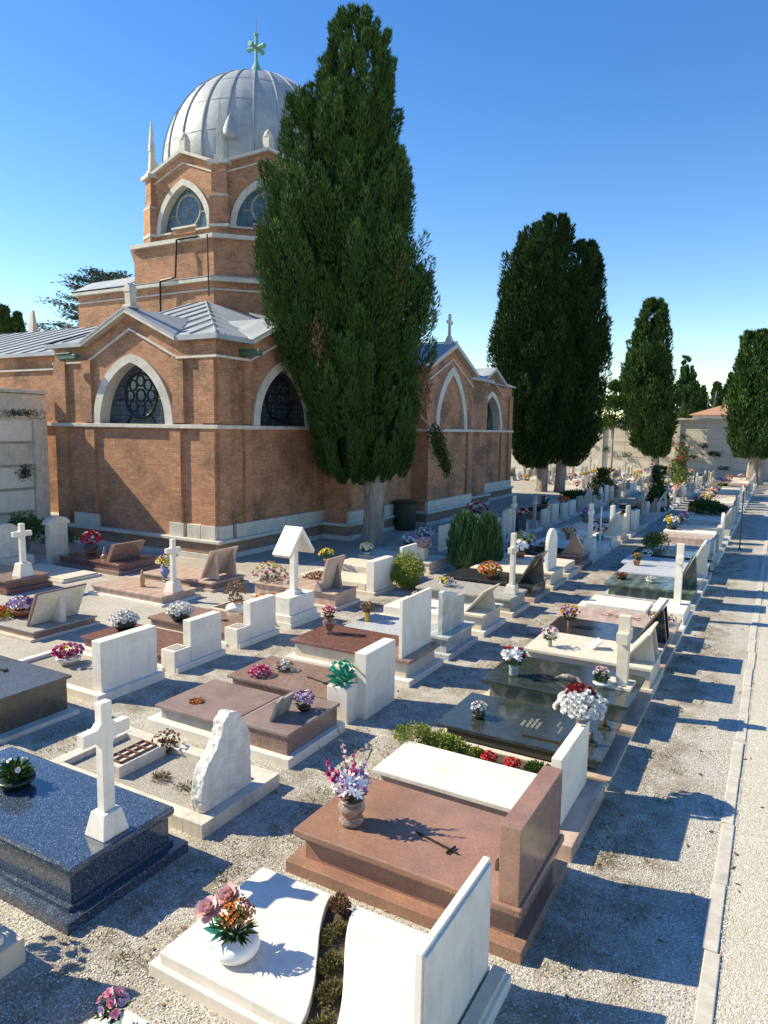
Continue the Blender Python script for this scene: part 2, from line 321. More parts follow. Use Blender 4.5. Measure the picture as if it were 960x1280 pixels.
# ------------------------------------------------------------------ ground
def sheet(name,x0,x1,y0,y1,z,mat):
    o=MB().add([(x0,y0,z),(x1,y0,z),(x1,y1,z),(x0,y1,z)],[(0,1,2,3)]).build(name,mat,fix=False); tag(o,kind='structure'); return o
sheet('ground',-700,700,-200,1500,0,'gravel')
sheet('gravel_path',-.10,3.6,-2,70,.004,'path_gravel')
sheet('church_walk',-15.2,-12.0,15.5,47,.004,'walk')
sheet('church_walk',-40,-12.0,14.35,15.5,.004,'walk')
sheet('church_walk',-45,-14.7,47,70,.004,'walk')
kb=empty('path_kerb',(-.2,0,0)); tag(kb,'pale stone kerb strip running along the edge of the gravel path','kerb')
y=-.6
while y<68:
    ln=rnd.uniform(.9,1.3); dx=rnd.uniform(-.018,.018)
    MB().box(-.058+dx,.058+dx,y,y+ln-rnd.choice([.012,.015,.03,.09]),-.05,.014+rnd.uniform(-.006,.006)).build('kerb_stone','kerb_stone',kb,bev=.008); y+=ln

# ------------------------------------------------------------------ foliage builders
def scatter_leaves(name,mat,n,fn,wl,ll,parent,rs,up=.5,droop=0,tri=False):
    P,D,T=fn(n,rs); V,F=leafquads(P,D,rs.uniform(wl*.6,wl*1.2,n),rs.uniform(ll*.6,ll*1.2,n),rs,droop,tri)
    return arrmesh(name,V,F,mat,T,parent)
def blob_fn(c,rad,outw=.7,up=.4,clumps=14,cr=.38,full=False):
    c=np.array(c,float); rad=np.array(rad,float)
    def fn(n,rs):
        d=rs.normal(size=(clumps,3)); d/=np.linalg.norm(d,axis=1,keepdims=True); d[:,2]=d[:,2] if full else np.abs(d[:,2])*1.0-.15
        cc=d*rad*rs.uniform(.45,.8,(clumps,1)); ct=rs.uniform(0,1,clumps)
        k=rs.randint(0,clumps,n); e=rs.normal(size=(n,3)); e/=np.linalg.norm(e,axis=1,keepdims=True)
        P=cc[k]+e*rad*cr*rs.uniform(.5,1.05,(n,1)); P[:,2]=np.maximum(P[:,2],-rad[2]*.98)
        D=e*outw+P/rad*.4+np.array([0,0,up])+rs.normal(size=(n,3))*.3
        T=.25*ct[k]+.45*rs.uniform(0,1,n)+.3*(P[:,2]/rad[2]*.5+.5)*rs.uniform(.5,1,n)
        return P+c,D,T
    return fn
def bush(label,cat,loc,rad,mat,n=900,wl=.03,ll=.06,seed=1,clumps=14,name='bush',flowers=None,droop=0.0,up=.4,cr=.38,group=None,stem=True):
    rs=np.random.RandomState(seed); t=empty(name,loc); tag(t,label,cat,group)
    scatter_leaves('foliage',mat,n,blob_fn((0,0,rad[2]*.95),rad,up=up,clumps=clumps,cr=cr,full=not stem),wl,ll,t,rs,droop=droop)
    if stem:
        m=MB()
        for k in range(5):
            a=rnd.uniform(0,2*PI); m.tube([(0,0,0),(math.cos(a)*rad[0]*.3,math.sin(a)*rad[1]*.3,rad[2]*.7),(math.cos(a)*rad[0]*.6,math.sin(a)*rad[1]*.6,rad[2]*1.3)],[.02*rad[2]+.006,.012*rad[2]+.004,.004],5)
        m.build('stem','bark',t)
    if flowers:
        for col,nf,r in flowers:
            for k in range(nf):
                d=Vector((rnd.gauss(0,1),rnd.gauss(0,1),abs(rnd.gauss(0,1))+.2)).normalized()
                o=bpy.data.objects.new('blossom',blossom('small',col,r)); COL.objects.link(o); o.parent=t
                o.location=(d.x*rad[0],d.y*rad[1],rad[2]*.95+d.z*rad[2]); o.rotation_euler=d.to_track_quat('Z','Y').to_euler()
    return t
BL={}
def blossom(kind,col,r):
    key=(kind,col,round(r,3))
    if key in BL: return BL[key]
    rings={'mum':[(12,.05,1,.30),(12,.45,.95,.30),(10,.85,.8,.28),(7,1.2,.6,.26)],
           'peony':[(9,.1,1,.75),(9,.5,.95,.7),(8,.85,.8,.6),(6,1.15,.65,.5),(4,1.4,.5,.4)],
           'rose':[(6,.35,1,.8),(6,.75,.85,.7),(5,1.1,.75,.6),(3,1.4,.65,.5)],
           'star':[(6,.25,1,.42)],'small':[(5,.3,1,.8),(4,.9,.6,.6)],'spray':[(5,.6,1,.6)]}[kind]
    V=[];F=[];T=[]
    for ri,(n,e,l,wd) in enumerate(rings):
        for k in range(n):
            a=2*PI*(k+.5*(ri%2))/n+rnd.uniform(-.12,.12); ee=e+rnd.uniform(-.12,.12); L=r*l*rnd.uniform(.85,1.1); W=r*wd*.6
            d=Vector((math.cos(a)*math.cos(ee),math.sin(a)*math.cos(ee),math.sin(ee))); s_=Vector((-math.sin(a),math.cos(a),0)); nn=d.cross(s_)
            b=len(V); z0=Vector((0,0,-.15*r))
            p=[z0-s_*W*.2,z0+s_*W*.2,d*L*.6+s_*W-nn*L*.06,d*L*.6-s_*W-nn*L*.06,d*L+s_*W*.45+nn*L*.08,d*L-s_*W*.45+nn*L*.08]
            V+=[tuple(q) for q in p]; F+=[(b,b+1,b+2,b+3),(b+3,b+2,b+4,b+5)]; t=rnd.uniform(.2,1)*(.55+.45*ri/len(rings)) if kind!='star' else .9; T+=[t,min(1,t+.15)]
    me=bpy.data.meshes.new('blossom'); me.from_pydata(V,[],F); a=me.attributes.new('tint','FLOAT','FACE'); a.data.foreach_set('value',T); me.materials.append(MAT['petal_'+col]); BL[key]=me; return me
VP={'urn':[(.05,0),(.06,.015),(.035,.04),(.045,.06),(.085,.12),(.09,.16),(.06,.2),(.055,.215),(.072,.225),(.06,.222)],
 'bigurn':[(.10,0),(.115,.02),(.115,.05),(.07,.065),(.09,.09),(.125,.14),(.125,.18),(.09,.2),(.085,.215),(.115,.225),(.115,.24),(.09,.235)],
 'bowl':[(.10,0),(.15,.02),(.175,.06),(.165,.10),(.13,.13),(.085,.14),(.08,.15),(.06,.14)],
 'pot':[(.05,0),(.07,.1),(.078,.1),(.08,.125),(.068,.125)],'pan':[(.1,0),(.14,.06),(.15,.06),(.15,.08),(.12,.08)],
 'cyl':[(.04,0),(.045,.01),(.042,.14),(.05,.15),(.04,.145)],'glass':[(.05,0),(.06,.02),(.055,.10),(.065,.13),(.05,.13)]}
FN=[0]
def bouquet(label,loc,vase=('pot','terracotta',1.0),fl=(('mum','white',8,.04),),R_=.14,H=.14,leaf='leaf_green',nl=60,lw=.03,ll=.10,cat='flowers',simple=False,squash=.75,name='flower_bouquet',group=None,spread=None,sub=1):
    FN[0]+=1; rs=np.random.RandomState(FN[0]*13+5); t=empty(name,loc,rnd.uniform(0,6)); tag(t,label,cat,group)
    vk,vm,vs=vase; z0=0
    if vk:
        if vk=='block': MB().box(-.09*vs,.09*vs,-.09*vs,.09*vs,0,.3*vs).build('vase',vm,t,bev=.005); z0=.3*vs
        else:
            pr_=[(r*vs,z*vs) for r,z in VP[vk]]; z0=pr_[-1][1]; MB().lathe(pr_,16 if simple else 24).build('vase',vm,t,smooth=True)
    cz=z0+H
    if nl:
        n=nl; e=rs.normal(size=(n,3)); e/=np.linalg.norm(e,axis=1,keepdims=True); e[:,2]=e[:,2]*.6+.25
        P=np.array([0,0,z0+H*.25])+e*np.array([R_*.45,R_*.45,H*.5]); D=e+np.array([0,0,.35])
        V,F=leafquads(P,D,rs.uniform(lw*.6,lw,n),rs.uniform(ll*.5,ll*1.15,n),rs,.15)
        ns=10 if not simple else 0
        arrmesh('leaves',V,F,leaf,rs.uniform(0,1,n),t)
        if ns:
            m=MB()
            for k in range(ns):
                a=2*PI*k/ns; m.tube([(0,0,z0-.03),(math.cos(a)*R_*.3,math.sin(a)*R_*.3,z0+H*.5),(math.cos(a)*R_*.55,math.sin(a)*R_*.55,cz)],.004,4)
            m.build('stems',leaf,t)
    tot=sum(f[2] for f in fl); k=0; perm=list(range(tot)); rnd.shuffle(perm)
    for kind,col,cnt,r in fl:
        me=blossom(kind,col,r); acc=[]
        for j in range(cnt):
            i=perm[k]; k+=1
            ph=i*2.39996; zz=1-(i+.5)/tot*(1.0); rad=math.sqrt(max(0,1-zz*zz))
            d=Vector((rad*math.cos(ph),rad*math.sin(ph),zz))
            rr_=R_*rnd.uniform(.82,1.05); p=Vector((d.x*rr_,d.y*rr_,cz+d.z*R_*squash*rnd.uniform(.8,1.1)-R_*.15))
            q=(d+Vector((rnd.uniform(-.3,.3),rnd.uniform(-.3,.3),.15))).to_track_quat('Z','Y')
            if simple: acc.append((p,q))
            else:
                o=bpy.data.objects.new('blossom',me); COL.objects.link(o); o.parent=t; o.location=p; o.rotation_euler=q.to_euler()
        if simple and acc:
            vs_=[v.co.copy() for v in me.vertices]; fs=[tuple(p_.vertices) for p_ in me.polygons]; T=[d.value for d in me.attributes['tint'].data]; V=[];F=[];TT=[]
            for p,q in acc:
                b=len(V); V+=[tuple(p+q@v) for v in vs_]; F+=[tuple(i+b for i in f) for f in fs]; TT+=T
            arrmesh('blossoms',np.array(V),np.array(F),'petal_'+col,np.array(TT),t)
    return t

# ------------------------------------------------------------------ graves
XA,XB,XC,XD,XE=-1.43,-4.78,-8.28,-11.75,-15.35
class G:
    def __init__(s,label,xh,y0,w,L=2.3,rz=None,group=None,cat='grave',name='grave'):
        s.w=w; s.L=L; s.y0=y0; s.xh=xh
        s.t=empty(name,(xh,y0,0),R(rnd.uniform(-.45,.45)) if rz is None else rz); tag(s.t,label,cat,group)
    def b(s,name,mat,x0,x1,y0,y1,z0,z1,bev=.007,parent=None):
        return MB().box(x0,x1,y0,y1,z0,z1).build(name,mat,parent or s.t,bev=bev)
    def plinth(s,mat,h=.12,e=0,x0=None,x1=0,z0=-.04): return s.b('plinth',mat,-s.L if x0 is None else x0,x1,-e,s.w+e,z0,h)
    def body(s,mat,z0,z1,i=.1,x0=None,x1=-.1): return s.b('side_panel',mat,-s.L+i if x0 is None else x0,x1,i,s.w-i,z0,z1,.004)
    def slab(s,mat,z0,z1,i=.06,x0=None,x1=-.06,bev=.012): return s.b('slab',mat,-s.L+i if x0 is None else x0,x1,i,s.w-i,z0,z1,bev)
    def kerb(s,mat,h=.15,t=.14,fill='fine_gravel',fz=None):
        L,w=s.L,s.w; m=MB().box(-L,-L+t,0,w,-.03,h).box(-t*1.6,0,0,w,-.03,h).box(-L+t,-t*1.6,0,t,-.03,h-.002).box(-L+t,-t*1.6,w-t,w,-.03,h-.002); o=m.build('kerb',mat,s.t,bev=.006)
        MB().add([(-L+t*.5,t*.5,fz or h*.55),(-t,t*.5,fz or h*.55),(-t,w-t*.5,fz or h*.55),(-L+t*.5,w-t*.5,fz or h*.55)],[(0,1,2,3)]).build('gravel_bed',fill,s.t,fix=False)
        return o
    def hs(s,kind,mat,x,t,y0,y1,z0,z1,bev=.006,name='headstone'):
        fn=lambda u,v,d:(x+d,u,v); w=y1-y0; h=z1-z0; P=[]
        if kind=='rect': P=[(y0,z0),(y1,z0),(y1,z1),(y0,z1)]
        elif kind=='round':
            P=[(y0,z0),(y1,z0)]+[( (y0+y1)/2+w/2*math.cos(a),z1-w/2+w/2*math.sin(a)) for a in [PI*k/14 for k in range(15)]]
        elif kind=='arch':
            P=[(y0,z0),(y1,z0)]+[((y0+y1)/2+w/2*math.cos(a),z1-h*.18+h*.18*math.sin(a)) for a in [PI*k/12 for k in range(13)]]
        elif kind=='ogee':
            P=[(y0,z0),(y1,z0),(y1,z1-h*.28)]+[(y1-w*.04-w*f,z1-h*.28+h*.28*g) for f,g in ((.12,.02),(.25,.1),(.38,.3),(.48,.55),(.58,.72),(.7,.8))]+[(y0+w*.16,z1-h*.04),(y0+w*.1,z1),(y0,z1-h*.03)]
        elif kind=='peak': P=[(y0,z0),(y1,z0),(y1,z1-h*.2),((y0+y1)/2,z1),(y0,z1-h*.2)]
        elif kind=='slopeL': P=[(y0,z0),(y1,z0),(y1,z1),(y0,z1-h*.3)]
        elif kind=='slopeR': P=[(y0,z0),(y1,z0),(y1,z1-h*.3),(y0,z1)]
        elif kind=='wave': P=[(y0,z0),(y1,z0)]+[(y1-w*k/12,z1-h*.10*(1-math.cos(PI*2*k/12+.6))) for k in range(13)]
        return MB().prism(P,fn,0,t).build(name,mat,s.t,bev=bev)
    def slant(s,mat,xb,xt,z0,z1,y0,y1,t=.05,fins=None,fmat=None,ysk=0.0):
        fn=lambda u,v,d:(u,d,v); MB().prism([(xb,z0),(xb+t,z0),(xt+t,z1),(xt,z1)],fn,y0,y1).build('headstone',mat,s.t,bev=.005)
        for f in (fins or []): MB().prism([(xb+t*.9,z0),(xb+(xt-xb)*1.15+t,z0),(xt+t*.6,z0+(z1-z0)*.9)],fn,f-.03,f+.03).build('support_fin',fmat or mat,s.t,bev=.003)
    def cross(s,mat,x,y,z0,h,aw=.46,t=.11,d=.10,ped=None,cy=.68,bev=.008,flare=0):
        z=z0
        if ped:
            a,b_,ph=ped; MB().frus((x-a,x+a,y-a*1.1,y+a*1.1),(x-b_,x+b_,y-b_*1.1,y+b_*1.1),z0,z0+ph).build('pedestal',mat,s.t,bev=.008); z=z0+ph
        hh=h-(z-z0); zc=z+hh*cy; T=t/2; f=flare
        P=[(y-T*1.05,z),(y+T*1.05,z),(y+T,zc-T-f),(y+T+f,zc-T),(y+aw/2,zc-T),(y+aw/2,zc+T),(y+T+f,zc+T),(y+T,zc+T+f),(y+T,z+hh),(y-T,z+hh),(y-T,zc+T+f),(y-T-f,zc+T),(y-aw/2,zc+T),(y-aw/2,zc-T),(y-T-f,zc-T),(y-T,zc-T-f)]
        MB().prism(P,lambda u,v,q:(x+q,u,v),-d/2,d/2).build('cross',mat,s.t,bev=bev)
    def W(s,x,y,z): return (s.xh+x,s.y0+y,z)
exec_order=[]
# ---- row beside the path (nearest first)
g=G('low white grave whose foot slab only peeks in at the bottom edge of the picture',XA,1.72,1.2,2.25); g.plinth('white_marble',.12); g.slab('white_marble',.12,.2); g.hs('rect','white_marble',-.2,.06,.1,1.1,.12,.95)
bouquet('small pink bouquet at the very bottom edge on a barely visible white slab',(-3.42,2.72,.2),('pot','ceramic_white',.8),(('small','pink',7,.035),('small','lilac',5,.03)),.09,.1)
# curved white grave
g=G('white grave split by a curving strip of succulents, with thin white headstone',XA,3.3,1.25,2.33)
g.b('plinth','white_marble',-.5,0,0,1.25,-.04,.10); g.b('plinth','white_marble',-2.33,-.5,0,1.25,-.04,.099)
g.b('back_step','cream_stone',-.13,-.03,.03,1.22,.10,.15,.004)
def curve_pts(off):
    return [(-1.22+off+.16*math.sin(2.6*(v-.62))*-1 -.16*(v-.6)*1.2+ .03,v) for v in [k*1.17/14+.04 for k in range(15)]]
L_=curve_pts(-.07); Rr=curve_pts(.16)
fz=lambda u,v,d:(u,v,d)
MB().prism([(-2.26,.04)]+L_+[(-2.26,1.21)],fz,.10,.19).build('slab','white_marble',g.t,bev=.008)
MB().prism([(-.26,.04),(-.26,1.21)]+Rr[::-1],fz,.10,.19).build('slab','white_marble',g.t,bev=.008)
MB().prism(L_+Rr[::-1],fz,.10,.125).build('planting_soil','soil',g.t,fix=True)
g.hs('rect','white_marble',-.22,.05,.1,1.19,.10,.98,.004); g.b('headstone_edge','white_marble',-.172,-.15,.12,1.17,.10,.955,.003)
for k in range(5):
    i=1+k*3 if k<4 else 13; x=(L_[i][0]+Rr[i][0])/2; y=L_[i][1]
    bush(['dark red leafy succulent growing highest at the far end of the curved strip','olive succulent in the near part of the curved white grave strip','brownish succulent near the middle of the curved strip','yellow green succulent in the upper half of the curved strip','reddish succulent at the near end of the curved strip'][[4,1,2,3,0][k]],'plant',(XA+x,3.3+y,.12),(.08,.14,.038) if k<4 else (.09,.09,.085),'succulent' if k<4 else 'dry_leaf',900,.014,.03,seed=40+k,clumps=12,name='succulent_plant',group='succulents planted in the curved strip')
bouquet('white bowl holding dried orange buds on the curved white slab',(-3.2,3.62,.19),('bowl','ceramic_white',1.0),(('spray','rust',50,.022),('small','orange',22,.018)),.13,.17,nl=130,ll=.14,leaf='leaf_green',squash=1.0)
pb=bpy.context.scene.objects
p_=empty('peony_pair',(-3.27,3.58,.45)); tag(p_,'pair of large coral pink peonies beside the dried orange buds in the white bowl','flowers')
for dx,dy,dz,r in ((-.10,-.05,.07,.105),(-.02,.07,.13,.10)):
    o=bpy.data.objects.new('blossom',blossom('peony','peony',r)); COL.objects.link(o); o.parent=p_; o.location=(dx,dy,dz); o.rotation_euler=(.55,-.15,0)
    MB().tube([(dx,dy,dz),(dx*.6+.02,dy*.5,-.18)],.005,5).build('stem','leaf_green',p_)
rs=np.random.RandomState(5); V,F=leafquads(np.tile([[0,0,-.12]],(9,1))+rs.normal(size=(9,3))*.02,rs.normal(size=(9,3))*.5+np.array([-.4,-.2,.1]),.05,.16,rs,.1); arrmesh('leaves',V,F,'petal_teal',rs.uniform(.4,1,9),p_)

g=G('large polished red granite grave with thick red headstone block',XA,4.78,1.3,2.22)
g.plinth('red_granite',.11); g.body('red_granite',.11,.33,.13,x1=-.1); g.slab('red_granite',.33,.40,.05,x1=-.03,bev=.014); g.b('slab_edge','red_granite',-2.12,-.07,.085,1.215,.30,.331,.004)
g.hs('rect','red_granite',-.23,.17,.08,1.2,.40,1.03,.006)
g.b('bronze_ring','bronze',-.27,-.233,.1,.16,.62,.70,.01)
crucifix=MB()
def flat_cross(label,x,y,z,ln,ang,mat='bronze',wd=.018,arm=.16,pos=.74):
    t=empty('flat_cross',(x,y,z),ang); tag(t,label,'cross'); MB().box(0,ln,-wd/2,wd/2,0,.02).box(ln*pos-wd/2,ln*pos+wd/2,-arm/2,arm/2,.003,.024).build('cross_bars',mat,t,bev=.003); return t
flat_cross('thin dark metal cross lying on the red granite slab',-2.62,5.36,.402,.48,R(-14),'black_iron',.012,.13,.84)
# gladioli urn
t=bouquet('brown granite urn of pink and white gladioli on the red granite slab',(-3.2,5.2,.40),('bigurn','brown_granite',1.0),(('star','white',12,.055),('star','blush',10,.055),('small','lilac',14,.035),('rose','white',6,.04)),.17,.15,nl=80,leaf='leaf_grey')
rs=np.random.RandomState(3)
for k,(ax,ay,ln,col) in enumerate([(-.55,-.25,.50,'magenta'),(-.30,.10,.60,'blush'),(.05,.02,.52,'magenta'),(-.7,-.5,.40,'magenta'),(.25,.35,.42,'lilac'),(-.1,-.35,.45,'white')]):
    d=Vector((ax,ay,1)).normalized(); base=Vector((0,0,.22)); MB().tube([base,base+d*ln*.6,base+d*ln*1.12],[.005,.004,.002],5).build('stems','leaf_green',t)
    V,F=leafquads(np.array([base+d*ln*s_ for s_ in (.85,.92,1.0,1.05)]),np.tile([list(d)],(4,1))+rs.normal(size=(4,3))*.15,.016,.08,rs); arrmesh('leaves',V,F,'leaf_green',rs.uniform(.5,1,4),t)
    for j in range(9):
        o=bpy.data.objects.new('blossom',blossom('rose' if j%2 else 'star',col,round(.056-.004*j,3))); COL.objects.link(o); o.parent=t
        p=base+d*(ln*(.25+.08*j)); o.location=p+Vector((rnd.uniform(-.02,.02),rnd.uniform(-.02,.02),0)); o.rotation_euler=(rnd.uniform(-1.2,1.2),rnd.uniform(-1.2,1.2),rnd.uniform(0,6))
t.rotation_euler=(0,0,0)

g=G('white slab grave with a bed of yellow green plants along it and slim white headstone',XA,6.15,1.5,2.22)
g.b('plinth','cream_stone',-2.22,-.35,0,1.5,-.04,.12); g.b('plinth','rose_marble',-.35,0,.1,1.5,-.04,.16)
g.b('side_panel','cream_stone',-2.06,-.6,.09,.78,.12,.35,.004); g.b('slab','white_marble',-2.12,-.56,.03,.84,.35,.405,.008)
g.b('planter_edge','cream_stone',-2.2,-.3,1.38,1.46,.12,.26); g.b('planter_edge','cream_stone',-2.2,-2.13,.86,1.38,.12,.26); g.b('planting_soil','soil',-2.12,-.3,.845,1.378,.12,.24,0)
g.hs('rect','white_marble',-.29,.10,.32,1.42,.16,.87,.005)
HL=[('yellow green bushy plant at the foot corner of the white slab grave',-2.12,1.0,.25,.30),('lime hedge plant second along the bed behind the white slab',-1.82,1.12,.2,.22),('lime hedge plant third along the bed behind the white slab',-1.66,1.15,.17,.16),('pale green bedding plant before the red cyclamens',-1.42,1.15,.13,.11)]
for k,(lb,x,y,r,h) in enumerate(HL): bush(lb,'plant',g.W(x,y,.22),(r,r,h*.62),'hedge_lime',1500,.018,.035,seed=60+k,clumps=22,name='hedge_plant')
bush('bright green parsley like plant beside the slim white headstone','plant',g.W(-.62,1.1,.22),(.17,.14,.09),'leaf_green',900,.02,.035,seed=70,name='leafy_plant')
for k,(x,lb) in enumerate([(-1.2,'red cyclamen nearer the foot in the bed behind the white slab'),(-.92,'red cyclamen nearer the headstone in the bed behind the white slab')]):
    bouquet(lb,g.W(x,1.08,.23),(None,None,1),(('small','red',16,.03),),.09,.10,nl=70,lw=.035,ll=.07,leaf='leaf_green',name='cyclamen_plant',cat='plant')
bouquet('big bouquet of white chrysanthemums with dark red centre on a stone holder',(-1.72,7.62,.72),('cyl','rose_marble',1.3),(('mum','white',80,.05),),.27,.10,nl=260,lw=.03,ll=.13,leaf='leaf_green',squash=.75)
bouquet('tight cluster of dark red chrysanthemums crowning the white bouquet',(-1.74,7.66,1.09),(None,None,1),(('mum','darkred',34,.045),),.15,.05,nl=20,leaf='leaf_green',squash=.6)
st=G('slim stone flower holder behind the slim white headstone',-1.66,7.56,.12,.12,cat='flower holder',name='flower_holder'); st.b('post','cream_stone',-.12,0,0,.12,0,.72)

g=G('flat dark green granite grave with bronze lettering and bronze cross',XA,7.8,1.28,2.17)
g.plinth('cream_stone',.10); g.b('plinth','rose_marble',-.4,.03,-.02,1.3,.10,.13,.004); g.body('green_granite',.10,.27,.14,x1=-.16); g.slab('green_granite',.27,.315,.03,x1=-.08,bev=.01)
gl=empty('bronze_lettering',g.W(-1.0,.2,.318)); tag(gl,'rows of small bronze letters and dates set on the flat dark green slab','lettering')
m=MB()
for row,(x0,n,y0_) in enumerate([(0,5,.30),(-.06,7,.30),(-.12,6,.30),(-.19,4,.30),(.22,4,.5),(.28,5,.3)]):
    for k in range(n):
        y=y0_+k*.045; 
        if row<4: m.box(x0,x0+.035,y,y+.008,0,.006).box(x0+(.0 if k%2 else .027),x0+(.008 if k%2 else .035),y+.008,y+.03,0,.006)
        else: m.box(x0,x0+.028,y,y+.006,0,.005).box(x0,x0+.005,y+.006,y+.02,0,.005)
m.build('letters','pale_bronze',gl)
flat_cross('long flat bronze cross along the near edge of the dark green slab',-2.5,8.02,.318,.62,R(2),'bronze',.022,.17,.76)
for x,y,lb in ((-1.72,8.2,'dark bronze lantern nearer the white headstone on the dark green slab'),(-1.68,8.75,'dark bronze lamp farther along the head of the dark green slab')):
    t=empty('grave_lantern',(x,y,.316)); tag(t,lb,'lantern'); MB().box(-.07,.07,-.05,.05,0,.03).build('base','bronze',t,bev=.004); MB().lathe([(.03,.03),(.038,.06),(.034,.13),(.012,.16)],10).build('lamp','bronze',t,smooth=True)
bouquet('small white and yellow nosegay at the foot of the flat dark green slab',(-3.16,8.25,.316),('pan','bronze',.6),(('small','white',10,.028),('small','lilac',4,.03),('star','yellow',4,.035)),.10,.10,nl=60,leaf='leaf_grey')

g=G('dark green granite grave with square cream stone cross at its head',XA,9.32,1.42,2.16)
g.plinth('cream_stone',.11,e=.05); g.b('plinth','rose_marble',-.38,.04,-.08,1.5,.11,.15,.004); g.body('green_marble',.11,.36,.13,x1=-.16); g.slab('green_granite',.36,.42,.03,x1=-.07,bev=.01)
g.b('pedestal','cream_stone',-.5,-.14,.6,1.0,.42,.47,.008); g.cross('travertine',-.3,.8,.47,.98,.42,.15,.15,None,.70,.006)
dw=empty('driftwood_ornament',g.W(-1.0,.55,.42)); tag(dw,'dark twisted branch ornament on the green slab with the stone cross','ornament')
MB().tube([(-.2,0,.02),(-.1,.05,.06),(0,0,.09),(.12,.04,.06),(.2,-.02,.02)],[.015,.03,.035,.03,.012],7).tube([(-.02,0,.07),(.03,.1,.05),(.0,.17,.02)],[.025,.02,.01],6).build('branch','bark',dw)
bouquet('glass vase of white lilies and red roses at the foot of the green granite grave',(-3.2,9.72,.42),('glass','clear_glass',1.2),(('star','white',14,.055),('rose','red',4,.045),('small','teal',3,.05),('mum','white',3,.06)),.17,.17,nl=110,leaf='leaf_green')
bouquet('white pot of pale pink tulips beside the foot of the stone cross',(-1.98,9.95,.42),('pan','ceramic_white',.8),(('rose','blush',9,.032),('small','white',4,.03)),.11,.15,nl=100,lw=.04,leaf='leaf_green')

g=G('cream stone grave with lectern shaped headstone propped on two fins',XA,10.95,1.2,2.02)
g.plinth('cream_stone',.14); g.body('travertine',.14,.42,.06,x1=-.05); g.slab('travertine',.42,.47,.0,x1=-.02,bev=.006)
g.slant('cream_stone',-.52,-.14,.47,.96,.1,1.0,.045,[.38,.78])
op=empty('open_book',(-2.5,11.5,.47),R(30)); tag(op,'small white open book ornament on the cream slab','ornament'); MB().prism([(0,0),(.16,.14),(.18,.12),(.03,-.01)],lambda u,v,d:(u,d,v+.02),-.1,.1).build('page','photo_white',op,bev=.003)
bouquet('small pink lilies and white flowers at the foot of the cream lectern grave',(-3.1,11.25,.47),('cyl','clear_glass',.8),(('star','pink',7,.04),('small','white',10,.03)),.15,.13,nl=90,leaf='leaf_grey')
g=G('low dark brown and black granite grave with a tall dark lectern headstone',XA,12.3,1.2,2.14)
g.plinth('rose_marble',.12); g.body('black_granite',.12,.36,.1,x1=-.08); g.slab('black_granite',.36,.42,.03,x1=-.04)
g.slant('dark_bronze_granite',-.55,-.17,.42,1.02,.25,1.15,.045,[.55,.9],'black_granite'); 
bouquet('vase of yellow, orange and purple flowers on the black granite slab',(-3.18,12.8,.42),('cyl','terracotta',.9),(('rose','yellow',6,.04),('rose','orange',6,.04),('small','purple',9,.03),('small','lilac',4,.03)),.16,.17,nl=120,leaf='leaf_green')
g=G('low pinkish marble slab grave with flowers gathered at its head',XA,13.65,1.15,2.3)
g.plinth('cream_stone',.1); g.body('rose_marble',.1,.3,.1); g.slab('rose_marble',.3,.36,.03,x1=-.02)
bouquet('long low spray of yellow, white and purple flowers at the head of the pinkish slab',(-1.75,14.15,.36),('pan','dark_plastic',.8),(('small','yellow',12,.035),('small','purple',12,.035),('small','cream',10,.035)),.26,.08,nl=120,leaf='leaf_green',squash=.5)
rs_=empty('dried_rose_stems',(-2.5,14.2,.362)); tag(rs_,'few dried rose stems lying on the pinkish slab','ornament')
MB().tube([(-.4,0,.01),(0,.02,.02),(.35,.1,.01)],.006,4).tube([(-.3,.15,.01),(.3,-.05,.02)],.006,4).build('stems','dry_leaf',rs_)
for k in range(5):
    o=bpy.data.objects.new('blossom',blossom('small','peach',.035)); COL.objects.link(o); o.parent=rs_; o.location=(rnd.uniform(-.3,.35),rnd.uniform(-.1,.15),.03)
g=G('bright white double slab grave with tall white pillar cross at its head',XA,15.0,1.75,2.35)
g.plinth('white_marble',.10); g.b('slab','white_marble',-2.0,-.75,.1,1.0,.10,.36,.01); g.b('head_block','white_marble',-.7,-.05,.3,1.6,.10,.34,.008); g.b('planter_edge','worn_marble',-1.9,-.75,1.15,1.28,.10,.26); g.b('gravel_bed','fine_gravel',-1.9,-.75,1.3,1.65,.10,.2,0)
g.cross('white_marble',-.28,1.15,.34,1.32,.30,.14,.14,None,.74,.006)
bouquet('tiny pot of pale yellow flowers at the near foot corner of the white double slab',(-3.3,15.35,.1),('pot','terracotta',.8),(('small','cream',8,.03),('small','yellow',3,.03)),.09,.08,nl=40,leaf='leaf_grey')
g=G('green marble grave with broad slab and small lectern headstone',XA,17.15,1.45,2.08)
g.plinth('grey_marble',.12); g.body('green_marble',.12,.36,.12); g.slab('green_marble',.36,.42,.02,x1=-.02); g.slant('green_marble',-.5,-.15,.42,1.25,.15,.95,.04,[.8])
bouquet('white flower cushion in the middle of the green marble slab',(-2.5,17.75,.42),('pan','ceramic_white',.8),(('mum','white',16,.035),),.13,.04,nl=30,squash=.4,leaf='leaf_grey')
bouquet('dark dried wreath at the foot of the green marble slab',(-3.2,17.8,.42),('pan','bronze',.9),(('small','darkred',10,.035),('small','rusty',8,.03)),.15,.05,nl=40,squash=.4,leaf='dry_leaf')
g=G('pale bluish slab grave with white slanting headstone',XA,18.8,1.4,2.08)
g.plinth('white_marble',.12); g.body('pale_grey',.12,.36,.1); g.slab('pale_grey',.36,.42,.02,x1=-.02); g.slant('white_marble',-.5,-.1,.42,1.28,.1,1.1,.06,[.7,1.0])
